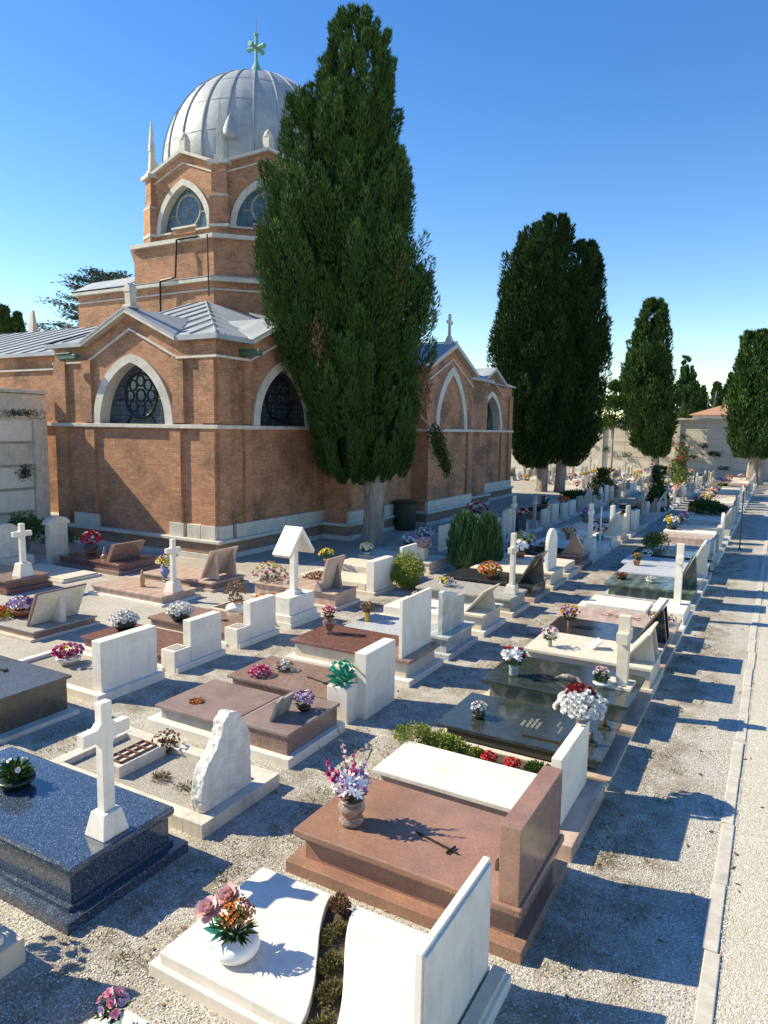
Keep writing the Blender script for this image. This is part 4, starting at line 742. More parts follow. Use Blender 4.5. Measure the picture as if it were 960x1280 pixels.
def ringwall(outer,inner,fn,d0,d1,name,mat,parent=None,bev=0):
    n=len(outer); m=MB(); A=[fn(u,v,d0) for u,v in outer]; B=[fn(u,v,d0) for u,v in inner]; A2=[fn(u,v,d1) for u,v in outer]; B2=[fn(u,v,d1) for u,v in inner]
    fs=[]
    for i in range(n-1): fs+=[(i,i+1,n+i+1,n+i),(i,2*n+i,2*n+i+1,i+1),(n+i,n+i+1,3*n+i+1,3*n+i),(2*n+i,3*n+i,3*n+i+1,2*n+i+1)]
    fs+=[(0,n,3*n,2*n),(n-1,3*n-1,4*n-1,2*n-1)]
    return cb(m.add(A+B+A2+B2,fs),name,mat,parent,bev=bev)
def window(fn,u0,z0,wo,ho,wi,hi,glass,ringr,style,depth=.32,face=0.0):
    """arch surround + glass + tracery; face: offset of wall face"""
    f=lambda u,v,d: fn(u,v,d+face)
    fr=ringwall(arc_pts(wo,ho,14,u0,z0),arc_pts(wi,hi,14,u0,z0),f,-.07,depth-.004,'window_arch','istrian_stone')
    g=cb(MB().prism(arc_pts(wo-.25,ho-.12,14,u0,z0),f,depth,depth+.03),'window_glass',glass)
    m=MB(); rc=z0+hi*.47
    def circ(cu,cz,r,t,n=26):
        pts=[f(cu+r*math.cos(2*PI*k/n),cz+r*math.sin(2*PI*k/n),depth-.02) for k in range(n+1)]; m.tube(pts,t,5)
    circ(u0,rc,ringr,.045)
    if style=='rosette':
        circ(u0,rc,ringr*.28,.03)
        for k in range(8): a=2*PI*k/8; circ(u0+ringr*.66*math.cos(a),rc+ringr*.66*math.sin(a),ringr*.24,.022,12)
    else:
        circ(u0,rc,ringr*.92,.02)
        for k in range(8): a=2*PI*k/8+.4; m.tube([f(u0,rc,depth-.02),f(u0+ringr*math.cos(a),rc+ringr*math.sin(a),depth-.02)],.01,4)
    for a in (PI/2,-.12,PI+.12,-.95,PI+.95):
        p0=(u0+ringr*math.cos(a),rc+ringr*math.sin(a)); L=ringr*.55; m.tube([f(*p0,depth-.02),f(p0[0]+L*math.cos(a),max(z0+.02,p0[1]+L*math.sin(a)),depth-.02)],.03,5)
    cb(m,'window_tracery','black_iron' if style=='rosette' else 'concrete_grey')
    return fr
def sweep(path,o0,o1,z0,z1,name,mat,parent=None,bev=0,closed=False):
    if closed: path=[path[-1]]+list(path)+[path[0]]
    pts=[Vector((p[0],p[1],0)) for p in path]; n=len(pts); N=[]
    for i in range(n-1): t=(pts[i+1]-pts[i]).normalized(); N.append(Vector((t.y,-t.x,0)))
    def off(i,o):
        if i==0: return pts[0]+N[0]*o
        if i==n-1: return pts[-1]+N[-1]*o
        a,b=N[i-1],N[i]; m_=(a+b); 
        return pts[i]+m_*(o/(m_.dot(a)) if abs(m_.dot(a))>1e-4 else 1)
    m=MB(); vs=[]; idx=list(range(n)) if not closed else list(range(1,n-1))
    for i in idx:
        a,b=off(i,o0),off(i,o1); vs+=[(a.x,a.y,z0),(b.x,b.y,z0),(b.x,b.y,z1),(a.x,a.y,z1)]
    n2=len(idx); fs=[] if closed else [(0,1,2,3),tuple(4*(n2-1)+k for k in (3,2,1,0))]
    for i in range(n2 if closed else n2-1):
        j=(i+1)%n2
        for k in range(4): fs.append((4*i+k,4*i+(k+1)%4,4*j+(k+1)%4,4*j+k))
    return cb(m.add(vs,fs),name,mat,parent,bev=bev)
def rake(fn,pts,d0,d1,th,name,mat,parent=None):
    """gable cornice: polyline pts (u,v) of lower edge, thickness th upward"""
    m=MB()
    for (a,b),(c,d) in zip(pts[:-1],pts[1:]):
        m.add([fn(a,b,d0),fn(c,d,d0),fn(c,d+th,d0),fn(a,b+th,d0),fn(a,b,d1),fn(c,d,d1),fn(c,d+th,d1),fn(a,b+th,d1)],[(0,1,2,3),(7,6,5,4),(0,4,5,1),(1,5,6,2),(2,6,7,3),(3,7,4,0)])
    return cb(m,name,mat,parent)
ZE=6.6
path=[(-46,17.4),(-21.9,17.4),(-21.9,15.9),(-14.6,15.9),(-14.6,21.4),(-13.5,21.4),(-13.5,26.5),(-12.85,26.5),(-12.85,31.3),(-13.9,31.3),(-13.9,36.1),(-14.6,36.1),(-14.6,42),(-21.9,42)]
def seg(i): return path[i],path[i+1]
def rectwall(a,b,z0=.5,z1=ZE,**k):
    if z0<1 and abs(a[0]-b[0])<.01: k['mat']='shade_blotched_brick'
    L=(Vector(b)-Vector(a)).length; return wallface([(0,z0),(L,z0),(L,z1),(0,z1)],None,plane(a,Vector(b)-Vector(a)),.3,**k)
def baywall(a,b,u0,gl,gr,apex,aw,ah,z0=.5,z1=ZE,sill=4.05,hole=True):
    L=(Vector(b)-Vector(a)).length; fn=plane(a,Vector(b)-Vector(a))
    wallface([(0,z0),(L,z0),(L,z1),(0,z1)] if apex is None else [(0,z0),(L,z0),(L,z1),(gr,z1),(u0,apex),(gl,z1),(0,z1)],arc_pts(aw,ah,14,u0,sill) if hole else None,fn,.6)
    return fn
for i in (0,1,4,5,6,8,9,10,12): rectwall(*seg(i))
# near chapel, camera facing wall and path facing wall
f1=baywall(*seg(2),3.75,1.72,5.78,7.5,3.3,2.05)
window(f1,3.75,4.05,3.62,2.2,2.98,1.93,'window_glass',.72,'rosette',.34)
f2=plane((-14.6,15.9),(0,1)); L=5.5
wallface([(0,.5),(L,.5),(L,ZE),(3.4,7.5),(1.5,ZE),(0,ZE)],arc_pts(3.3,2.05,14,3.4,4.05),f2,.6,mat='shade_blotched_brick')
window(f2,3.4,4.05,3.62,2.2,2.98,1.93,'window_glass',.72,'rosette',.34)
f3=plane((-12.85,26.5),(0,1)); wallface([(0,.5),(4.8,.5),(4.8,6.55),(2.4,7.6),(0,6.55)],None,f3,.4,mat='shade_blotched_brick')
ringwall(arc_pts(3.4,2.75,14,2.4,4.05),arc_pts(2.75,2.35,14,2.4,4.05),f3,-.1,.02,'blind_arch','istrian_stone')
f4=plane((-14.6,36.1),(0,1)); wallface([(0,.5),(5.9,.5),(5.9,ZE),(4.3,ZE),(2.4,7.4),(.5,ZE),(0,ZE)],arc_pts(3.2,2.05,14,2.4,4.05),f4,.6,mat='shade_blotched_brick')
window(f4,2.4,4.05,3.5,2.2,2.9,1.9,'window_glass',.72,'rosette',.4)
# pilasters and bay frames
def pil(fn,u0,u1,z0,z1,d=.1,name='pilaster'): cb(MB().prism([(u0,z0),(u1,z0),(u1,z1),(u0,z1)],fn,-d,.002),name,'brick')
for fn,us in ((f1,[(1.55,2.0),(5.45,5.9),(.02,.62),(6.7,7.28)]),(f2,[(1.15,1.5),(5.0,5.48),(.012,.5)]),(f3,[(.012,.5),(4.3,4.788)]),(f4,[(.35,.8),(4.0,4.5),(5.3,5.88)])):
    for a,b in us: pil(fn,a,b,.66,3.93); 
for fn,us in ((f1,[(.02,.62),(6.7,7.28),(1.45,1.9),(5.6,6.05)]),(f2,[(.012,.5),(1.15,1.5)]),(f4,[(5.3,5.88)])):
    for a,b in us: pil(fn,a,b,4.1,6.1)
# plinth, ledge, string, cornices
full=path
sweep(full,0,.16,.0,.5,'plinth','old_brick'); sweep(full,.16,.24,-.02,.16,'base_course','istrian_stone'); sweep(full,-.02,.26,.5,.60,'plinth_ledge','istrian_stone',bev=.02)
for fn,us in ((f1,[(.9,2.05),(5.4,6.0),(6.15,6.7),(6.72,7.3)]),(f2,[(.0,.52),(.7,1.6),(1.62,3.2),(3.22,5.5)]),(f3,[(.0,2.4),(2.42,4.8)]),(f4,[(.3,2.4),(2.42,4.4),(4.42,5.9)]),(plane((-13.5,21.4),(0,1)),[(0,2.5),(2.52,5.1)])):
    for a,b in us: cb(MB().prism([(a,.6),(b,.6),(b,1.02),(a,1.02)],fn,-.135,.002),'stone_block','istrian_stone',bev=.01)
sweep(full,-.02,.14,3.93,4.05,'string_course','istrian_stone',bev=.01)
sweep([(-46,17.4),(-21.9,17.4),(-21.9,15.9),(-20.2,15.9)],-.02,.07,6.02,6.09,'thin_string','istrian_stone')
sweep([(-16.1,15.9),(-14.6,15.9),(-14.6,17.35)],-.02,.13,6.02,6.09,'thin_string','istrian_stone')
for fn,P in ((f1,[(1.7,6.02),(3.75,6.98),(5.8,6.02)]),(f2,[(1.45,6.02),(3.4,6.9),(5.4,6.02)]),(f3,[(0,6.0),(2.4,7.05),(4.8,6.0)]),(f4,[(.5,6.02),(2.4,6.85),(4.3,6.02)])): rake(fn,P,-.07,.02,.07,'thin_string','istrian_stone')
sweep([(-46,17.4),(-21.9,17.4),(-21.9,15.9),(-20.25,15.9)],-.02,.24,ZE-.06,ZE+.08,'cornice','lead')
sweep([(-16.05,15.9),(-14.6,15.9),(-14.6,17.35)],-.02,.24,ZE-.06,ZE+.08,'cornice','lead')
sweep([(-14.6,21.3),(-14.6,21.4),(-13.5,21.4),(-13.5,26.5)],-.02,.24,ZE-.06,ZE+.08,'cornice','lead')
sweep([(-13.9,31.3),(-13.9,36.1),(-14.6,36.1),(-14.6,36.6)],-.02,.24,ZE-.06,ZE+.08,'cornice','lead')
for fn,P in ((f1,[(1.62,ZE-.06),(3.75,7.5),(5.88,ZE-.06)]),(f2,[(1.4,ZE-.06),(3.4,7.5),(5.45,ZE-.06)]),(f3,[(-.15,6.5),(2.4,7.6),(4.95,6.5)]),(f4,[(.4,ZE-.06),(2.4,7.4),(4.4,ZE-.06)])): rake(fn,P,-.26,.3,.14,'gable_cornice','istrian_stone')
# roofs with standing seams
def roof(polys,seams,name='roof',mat='lead',th=.06):
    m=MB()
    for P in polys:
        n=len(P); a=[Vector(p) for p in P]; m.add([tuple(p) for p in a]+[(p.x,p.y,p.z-th) for p in a],[tuple(range(n)),tuple(range(2*n-1,n-1,-1))]+[(i,i+n,(i+1)%n+n,(i+1)%n) for i in range(n)])
    o=cb(m,name,mat); s_=MB()
    for a,b in seams: s_.tube([(a[0],a[1],a[2]+.02),(b[0],b[1],b[2]+.02)],.035,4)
    if seams: s2=cb(s_,'roof_seams',mat,o)
k_=.36; zr=ZE+.09
T=(-21.2,22.5,zr+6.8*k_)
front=[(-22.1,15.96,zr+.05),(-14.66,15.96,zr+.05),T,(-22.1,22.5,T[2])]
side=[(-14.66,15.96,zr+.05),(-14.66,23.0,zr+.05),(-16.3,26.6,zr+1.9*k_),(-21.2,22.9,T[2]),T]
S=[]
for x in np.arange(-21.6,-14.8,.98):
    yb=min(22.5,15.7+(-14.4-x)); S.append(((x,15.98,zr+.06),(x,yb,zr+(yb-15.7)*k_)))
for y in np.arange(16.4,23,.98):
    xb=-14.4-(y-15.7) if y<22.5 else -21; S.append(((-14.68,y,zr+.06),(max(xb,-21),y,zr+(-14.4-max(xb,-21))*k_)))
S.append(((-14.66,15.96,zr+.05),(T[0],T[1],T[2]+.02)))
roof([front,side],S)
S=[((x,17.2,zr-.05),(x,23,zr-.05+5.8*.34)) for x in np.arange(-45.5,-22.2,.98)]
roof([[(-46,17.2,zr-.05),(-22.1,17.2,zr-.05),(-22.1,23,zr-.05+5.8*.34),(-46,23,zr-.05+5.8*.34)],[(-22.1,17.2,zr-.05),(-22.1,15.7,zr),(-22.1,22.5,T[2])]],S)
def groof(ax,ay,bx,by,cx,cy,ze,za,back):  # small cross gable roof: eave points a,b on wall, apex c, depth vector back
    A=Vector((ax,ay,ze)); B=Vector((bx,by,ze)); Cc=Vector((cx,cy,za)); D=Cc+Vector(back)
    roof([[tuple(A),tuple(Cc),tuple(D)],[tuple(B),tuple(D),tuple(Cc)]],[])
groof(-20.3,15.62,-16.0,15.62,-18.15,15.62,zr,7.68,(0,2.9,0)); groof(-14.32,17.25,-14.32,21.4,-14.32,19.3,zr,7.66,(-2.9,0,0))
roof([[(-12.6,26.3,6.66),(-12.6,28.9,7.8),(-19,28.9,7.8),(-19,26.3,6.66)],[(-12.6,28.9,7.8),(-12.6,31.5,6.66),(-19,31.5,6.66),(-19,28.9,7.8)],
 [(-13.25,21.2,zr),(-13.25,26.5,zr),(-17.8,26.5,zr+1.6),(-17.8,21.2,zr+1.6)],[(-13.65,31.2,zr),(-13.65,36.2,zr),(-17.8,36.2,zr+1.6),(-17.8,31.2,zr+1.6)],
 [(-14.4,36.1,zr),(-14.4,42.2,zr),(-21.2,35.5,zr+2.4)],[(-14.4,42.2,zr),(-21.9,42.2,zr),(-21.2,35.5,zr+2.4)],[(-14.4,36.1,zr),(-21.2,35.5,zr+2.4),(-21.2,34.5,zr+2.4),(-17.8,34.5,zr+1.3)]],
 [((-12.6,28.9,7.82),(-19,28.9,7.82))]+[((-14.42,y,zr),(-17.5,y,zr+1.1)) for y in (37,37.7,38.4,39.1,39.8,40.5)])
groof(-14.32,36.5,-14.32,40.5,-14.32,38.5,zr,7.56,(-2.7,0,0))
# arm cross of stone
m=MB(); m.frus((-13.2,-12.8,28.7,29.1),(-13.08,-12.92,28.8,29.0),7.72,8.1).box(-13.05,-12.95,28.83,28.97,8.1,9.05).box(-13.04,-12.96,28.62,28.83,8.62,8.76).box(-13.04,-12.96,28.97,29.18,8.62,8.76); cb(m,'gable_cross','istrian_stone',bev=.02)
m=MB(); m.box(-18.34,-17.96,15.75,16.15,7.66,7.76).box(-18.28,-18.02,15.8,16.05,7.76,8.15).prism([(-18.15+.15*math.cos(a),8.15+.28*math.sin(a)) for a in [PI*k/8 for k in range(9)]],lambda u,v,d:(u,d,v),15.78,16.07); cb(m,'gable_niche','istrian_stone',bev=.02)
# crossing block under the tower
cx,cy=-23.7,28.9
def octa(a,ex=0): 
    h=a*math.tan(PI/8); P=[(-h,-a),(h,-a),(a,-h),(a,h),(h,a),(-h,a),(-a,h),(-a,-h)]; return [(cx+x,cy+y) for x,y in P]
low=[(-29.8,34),(-29.8,23.0),(-21.2,23.0),(-17.8,26.4),(-17.8,31.4),(-21.2,34.8),(-29.8,34.8)]
for a,b in zip(low[:-1],low[1:]): rectwall(a,b,6.4,10.05)
sweep(low,-.02,.2,10.05,10.25,'cornice','istrian_stone',bev=.02); sweep(low,-.02,.06,9.7,9.76,'thin_string','istrian_stone')
roof([[(-30,22.8,10.26),(-21.1,22.8,10.26),(-17.6,26.3,10.26),(-17.6,31.5,10.26),(-21.1,35,10.26),(-30,35,10.26)]],[])
roof([[(-30,22.8,10.27),(-26.2,22.8,10.3),(-26,24,10.95),(-30,24,10.9)]],[])
om=octa(5.75); 
for i in range(8): rectwall(om[i],om[(i+1)%8],10.2,11.85)
sweep(om,-.02,.17,11.852,12.02,'cornice','istrian_stone',closed=True)
roof([[(x,y,12.03) for x,y in octa(5.8)]],[])
hw=5.02*math.tan(PI/8)
oc=octa(5.02)
for i in range(8):
    a,b=oc[i],oc[(i+1)%8]; fn=plane(a,Vector(b)-Vector(a)); Ls=2*hw
    wallface([(0,12.0),(Ls,12.0),(Ls,15.05),(Ls/2,15.85),(0,15.05)],arc_pts(3.0,2.0,12,Ls/2,12.58),fn,.5,name='drum_wall')
    if i in (7,0,1,2,3):
        window(fn,Ls/2,12.58,3.3,2.2,2.8,1.92,'tower_glass',.72,'wheel',.3)
        for q0,q1,zq in ((.3,1.4,12.5),(1.4,Ls-1.3,12.68),(Ls-1.3,Ls-.3,12.5)): cb(MB().prism([(q0,zq),(q1,zq),(q1,zq+.08),(q0,zq+.08)],fn,-.12,.0),'sill_course','istrian_stone')
        cb(MB().prism([(1.42,12.45),(Ls-1.32,12.45),(Ls-1.32,12.68),(1.42,12.68)],fn,-.05,.28),'sill_block','brick')
        rake(fn,[(0,14.65),(Ls/2,15.42),(Ls,14.65)],-.05,.02,.06,'thin_string','istrian_stone')
    rake(fn,[(-.1,15.0),(Ls/2,15.83),(Ls+.1,15.0)],-.2,.4,.13,'gable_cornice','istrian_stone')
    roof([[fn(0,15.12,-.1),fn(Ls/2,15.95,-.1),fn(Ls/2,15.95,1.6)],[fn(Ls,15.12,-.1),fn(Ls/2,15.95,1.6),fn(Ls/2,15.95,-.1)],[fn(0,15.1,0),fn(Ls/2,15.9,1.55),fn(Ls,15.1,0),fn(Ls/2,15.3,2.8)]],[])
    # corner pier and spire
    v=Vector((a[0]-cx,a[1]-cy,0)); d=v.normalized(); ang=math.atan2(d.y,d.x); c=Vector((a[0],a[1],0))-d*.12
    def rot(mb,c=c,ang=ang):
        ca,sa=math.cos(ang),math.sin(ang); mb.v=[(c.x+x*ca-y*sa,c.y+x*sa+y*ca,z) for x,y,z in mb.v]; return mb
    cb(rot(MB().box(-.3,.3,-.42,.42,12.0,13.75).frus((-.3,.3,-.42,.42),(-.3,.22,-.34,.34),13.75,13.95).box(-.3,.21,-.33,.33,13.95,15.05)),'corner_pier','brick')
    for bx_ in ((-.32,.37,-.46,.46,15.05,15.2),(-.31,.33,-.44,.44,12.48,12.6),(-.31,.30,-.42,.42,13.72,13.8)): cb(rot(MB().box(*bx_)),'pier_cap','istrian_stone')
    cb(rot(MB().box(-.2,.2,-.2,.2,15.2,15.45).frus((-.13,.13,-.13,.13),(-.1,.1,-.1,.1),15.45,16.3).frus((-.13,.13,-.13,.13),(-.015,.015,-.015,.015),16.3,17.7)),'spire','istrian_stone',bev=.01)
    q=fn(Ls/2,0,.1); cb(MB().box(q[0]-.17,q[0]+.17,q[1]-.17,q[1]+.17,15.9,16.45).lathe([(.2,0),(.2,.08),(.14,.22),(.03,.34)],10,(q[0],q[1],16.42)),'gable_pinnacle','istrian_stone')
# dome
m=MB(); N=72; prof=[(4.5,15.0),(4.5,16.0)]+[(4.5*math.cos(a),16.2+4.75*math.sin(a)) for a in [PI/2*k/20 for k in range(20)]]+[(.12,20.96)]
m.lathe(prof,N,(cx,cy,0)); cb(m,'dome','lead',smooth=True)
for k in range(24):
    a=2*PI*(k+.5)/24; cb(MB().tube([(cx+(r+.02)*math.cos(a),cy+(r+.02)*math.sin(a),z) for r,z in prof],[.045]*len(prof),5),'dome_rib','lead')
m=MB()
for j in (4,8,12,16): r,z=prof[j]; m.tube([(cx+(r+.005)*math.cos(2*PI*k/48),cy+(r+.005)*math.sin(2*PI*k/48),z) for k in range(49)],.018,4)
cb(m,'dome_seams','lead')
for a in (-1.15,-.55,.1):
    r=4.4; px,py=cx+r*math.cos(a),cy+r*math.sin(a); cb(MB().lathe([(.42,16.45),(.4,16.6),(.1,17.35),(.02,17.5)],12,(px,py,0)),'dome_vent','lead',smooth=True)
m=MB().lathe([(.5,20.9),(.45,21.05),(.28,21.17),(.24,21.4),(.12,21.65),(.085,21.75),(.085,22.9),(.12,22.95),(.12,23.03),(.03,23.07)],12,(cx,cy,0))
for dx,dy in ((1,0),(-1,0),(0,1),(0,-1)):
    m.tube([(cx,cy,22.4),(cx+dx*.3,cy+dy*.3,22.4),(cx+dx*.5,cy+dy*.5,22.4)],[.07,.1,.13],8)
cb(m,'dome_cross','verdigris')
cb(MB().tube([(cx,cy,23.05),(cx,cy,23.75)],.012,4),'lightning_rod','bronze')
cb(MB().tube([(-22.0,22.95,11.95),(-23.1,22.95,11.95),(-23.15,22.85,11.9),(-23.2,22.8,10.35),(-23.3,22.72,10.3),(-24.0,22.72,10.25),(-24.05,22.74,10.2),(-24.1,22.78,8.6)],.045,6),'drain_pipe','black_iron')
cb(MB().tube([(-21.3,22.75,11.9),(-21.25,22.75,9.4)],.03,6),'drain_pipe','black_iron')
for x,y,z in ((-20.65,15.5,6.12),(-14.25,17.0,6.15)):
    cb(MB().box(x-.42,x+.42,y-.09,y+.09,z,z+.16).box(x-.5,x+.2,y-.12,y-.0,z+.17,z+.21),'floodlight','floodlight_green',bev=.02)
cb(MB().tube([(-22.6,17.2,6.2),(-22.6,17.15,5.6),(-22.9,17.1,5.1),(-23.5,17.1,4.9)],.015,4),'cable','black_iron')
sp=MB(); sp.frus((-35.0,-34.5,23.8,24.2),(-34.85,-34.65,23.95,24.05),8.4,9.9).box(-35.1,-34.4,23.7,24.3,7.6,8.4); cb(sp,'roof_obelisk','istrian_stone')

# ------------------------------------------------------------------ columbarium at the left and end wall
t=empty('columbarium',(-24,8,0)); tag(t,'marble faced columbarium joined to the church at the left edge','columbarium')
def tb(mb,name,mat,o,**k):
    mb.v=[(v[0]-o[0],v[1]-o[1],v[2]-o[2]) for v in mb.v]; return mb
T0=(-24,8,0)
tb(MB().box(-26,-22.5,-2,15.86,0,5.02),'wall','worn_marble',T0).build('wall','worn_marble',t)
tb(MB().box(-26.1,-22.28,-2.1,15.88,5.02,5.14),'roof','lead',T0).build('roof_slab','istrian_stone',t,bev=.02)
tb(MB().box(-22.5,-22.42,13.0,15.86,4.2,5.0).box(-22.5,-22.4,15.35,15.86,0,4.18),'frieze','worn_marble',T0).build('pilaster','worn_marble',t,bev=.01)
for r in range(5):
    for c,(ya,yb) in enumerate(((13.1,15.3),(10.8,13.0),(8.5,10.7))):
        z=.25+r*.79; tb(MB().box(-22.5,-22.46,ya,yb,z,z+.70),'x','x',T0).build('loculus_plate','white_marble' if (r+c)%3 else 'worn_marble',t,bev=.008)
        tb(MB().box(-22.46,-22.40,ya,yb,z-.055,z-.02),'x','x',T0).build('shelf','grey_stone',t)
for (y,z,lb,r_) in ((14.75,4.35,'dark garland under the frieze of the columbarium',.1),(14.9,2.35,'dark round wreath hanging on a middle columbarium plate',.16)):
    wr=empty('wreath',(-22.33,y,z)); tag(wr,lb,'wreath'); rs=np.random.RandomState(9); n=260
    P=rs.normal(size=(n,3))*np.array([.03,.42 if z>4 else .12,.05 if z>4 else .11]); V,F=leafquads(P,rs.normal(size=(n,3)),.03,.1,rs); arrmesh('foliage',V,F,'cypress_dark',rs.uniform(0,1,n),wr)
t=empty('end_wall',(-18,72,0)); tag(t,'long pale wall of burial niches closing the far end of the cemetery','wall')
T0=(-18,72,0)
tb(MB().box(-75,16,72,76,0,5.3),'x','x',T0).build('wall','loculi',t); tb(MB().box(-75.2,16.2,71.7,76.2,5.3,5.48),'x','x',T0).build('cap','istrian_stone',t)
for x in np.arange(-72,16,7.05): tb(MB().box(x-.2,x+.2,71.85,72,0,5.3),'x','x',T0).build('pilaster','istrian_stone',t)
for r in (2,4,6): tb(MB().box(-75,16,71.97,72,r*.72+.27,r*.72+.31),'x','x',T0).build('shelf','istrian_stone',t)
spots=[(-5.0,2.2),(-5.6,2.25),(-9.5,3.6),(-7.9,3.7),(-8.2,3.1),(-6.2,2.9),(-3.4,2.2),(-7.0,1.9),(-3.0,3.6),(-10.4,2.2),(-13.2,1.9),(-15.0,2.4),(-16.6,3.0),(-2.2,2.9),(-4.4,.9),(-18.4,2.0)]
for i,(x,z) in enumerate(spots):
    wr=empty('wreath',(x,71.8,z)); tag(wr,'dark wreath or vase hanging on the far wall of niches','wreath','dark wreaths on the far wall'); rs=np.random.RandomState(300+i); n=60; sx=rs.uniform(.14,.5)
    P=rs.normal(size=(n,3))*np.array([sx*.6,.05,.12]); V,F=leafquads(P,rs.normal(size=(n,3)),.09,.22,rs); arrmesh('foliage',V,F,'cypress_dark',rs.uniform(0,1,n),wr)
t=empty('garden_house',(-5.5,88,0)); tag(t,'cream house with low tiled roof behind the far wall','house')
m=MB().box(-3.2,6,-3,4,0,6.1); m.build('wall','plaster',t); MB().add([(-3.6,-3.5,6.1),(6.5,-3.5,6.1),(6.5,4.5,6.1),(-3.6,4.5,6.1),(.8,.3,7.7),(3,.3,7.7)],[(0,1,5,4),(1,2,5),(2,3,4,5),(3,0,4),(3,2,1,0)]).build('roof','roof_tile',t)

# ------------------------------------------------------------------ trees
def cypress(label,P,prof,nc,nl,ll,lw,seed,mat='cypress_green',trunks=((0,0),),tr=.3,th=3.0,depth=.9,clen=1.3,cr=.36,core=.64,name='cypress_tree',group=None,zb=None,lob=.12,dead=0,slim=.95):
    rs=np.random.RandomState(seed); t=empty(name,(P[0],P[1],0)); tag(t,label,'tree',group)
    az=math.atan2(-P[0],P[1]); e=np.array([math.cos(az),math.sin(az)]); n2=np.array([-math.sin(az),math.cos(az)])
    prof=sorted(prof); Z=np.array([p[0] for p in prof]); C_=np.array([p[1] for p in prof]); Rr=np.array([p[2] for p in prof])
    ph=rs.uniform(0,6.28,6)
    def lobe(a,z): return 1+lob*(np.sin(3*a+.35*z+ph[0])+.8*np.sin(5*a-.8*z+ph[1])+.6*np.sin(2*a+1.3*z+ph[2]))*.6-lob*.7
    # clump centres weighted by radius
    zz=rs.uniform(Z[0],Z[-1],nc*4); rr_=np.interp(zz,Z,Rr); keep=rs.uniform(0,Rr.max(),nc*4)<rr_+.45; zz=zz[keep][:nc]; n=len(zz)
    a=rs.uniform(0,2*PI,n); R0=np.interp(zz,Z,Rr)*lobe(a,zz)*slim
    size=np.clip(np.interp(zz,Z,Rr)/Rr.max(),.35,1)*rs.uniform(.7,1.25,n)
    q=np.maximum(R0-cr*size*.75,0.02)*rs.uniform(.82,1.04,n)
    cs=np.interp(zz,Z,C_)+q*np.cos(a); cd=q*np.sin(a)*depth
    ax=np.stack([np.cos(a)*.22,np.sin(a)*.22*depth,np.ones(n)],1)+rs.normal(size=(n,3))*.1; ax/=np.linalg.norm(ax,axis=1,keepdims=True)
    ct=rs.uniform(0,1,n)
    # leaves
    k=rs.randint(0,n,nl*n); m_=len(k); s_=rs.uniform(0,1,m_)**.85; L=clen*size[k]; rad=cr*size[k]*np.sin(PI*np.clip(s_*.88+.1,0,1))**.8
    d=rs.normal(size=(m_,3)); d-= (d*ax[k]).sum(1,keepdims=True)*ax[k]; d/=np.linalg.norm(d,axis=1,keepdims=True)
    base=np.stack([cs[k],cd[k],zz[k]-L*.35],1); Pp=base+ax[k]*(s_*L)[:,None]+d*(rad*rs.uniform(.6,1.05,m_))[:,None]
    D=ax[k]*1.0+d*.45+rs.normal(size=(m_,3))*.2
    Pp[:,2]=np.maximum(Pp[:,2],Z[0]-.1); Pp[:,2]=np.where(Pp[:,2]>Z[-1]+.1,Z[-1]+.1-(Pp[:,2]-Z[-1]-.1)*rs.uniform(.0,1.0,m_),Pp[:,2])
    def w2(X): return np.stack([X[:,0]*e[0]+X[:,1]*n2[0],X[:,0]*e[1]+X[:,1]*n2[1],X[:,2]],1)
    V,F=leafquads(w2(Pp),w2(D),rs.uniform(lw*.6,lw*1.2,m_),rs.uniform(ll*.6,ll*1.3,m_),rs)
    T=.02+.42*ct[k]+.42*s_*rs.uniform(.3,1,m_)+.15*rs.uniform(0,1,m_)  # plume highlights and dark gaps painted into the leaf tint
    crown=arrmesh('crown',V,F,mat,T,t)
    cz=np.linspace(Z[0]+.15,Z[-1]-(Z[-1]-Z[0])*.1,14); m=MB(); na=16; vs=[]
    for z in cz:
        r=np.interp(z,Z,Rr); c=np.interp(z,Z,C_)
        for j in range(na):
            aa=2*PI*j/na; q_=max(.02,(core*r*lobe(aa,z)-.05)*min(1,max(0,(cz[-1]-z)/1.6))); x,y=c+q_*math.cos(aa),q_*math.sin(aa)*depth; vs.append((x*e[0]+y*n2[0],x*e[1]+y*n2[1],z))
    fs=[(i*na+j,i*na+(j+1)%na,(i+1)*na+(j+1)%na,(i+1)*na+j) for i in range(len(cz)-1) for j in range(na)]+[tuple(range(na))[::-1],tuple((len(cz)-1)*na+j for j in range(na))]
    arr=MB().add(vs,fs).build('opaque_core','cypress_dark',crown)  # opaque hull added inside the crown to block light
    for (tx,ty) in trunks:
        m=MB(); vs=[]; nz=12; na=18; 
        for i in range(nz+1):
            z=-.1+(th+.1)*i/nz; r=tr*(1.25 if i==0 else 1.0+.25*math.exp(-z*2.2)+ .12*z/th)
            for j in range(na): aa=2*PI*j/na; q_=r*(1+.13*math.sin(5*aa+1)+.07*math.sin(9*aa+z*1.5)); vs.append((tx+q_*math.cos(aa)+.03*z,ty+q_*math.sin(aa),z))
        fs=[(i*na+j,i*na+(j+1)%na,(i+1)*na+(j+1)%na,(i+1)*na+j) for i in range(nz) for j in range(na)]
        MB().add(vs,fs).build('trunk','bark',t,smooth=True)
        m=MB()
        for j in range(5): aa=2*PI*j/5+seed; m.tube([(tx+.03*th,ty,th*.75),(tx+math.cos(aa)*tr*1.6,ty+math.sin(aa)*tr*1.6,th*1.15),(tx+math.cos(aa)*tr*3,ty+math.sin(aa)*tr*3,th*1.7)],[tr*.4,tr*.3,tr*.15],7)
        m.build('limb','bark',t,smooth=True)
    for j in range(dead):
        i=rs.randint(0,n); 
    return t,crown
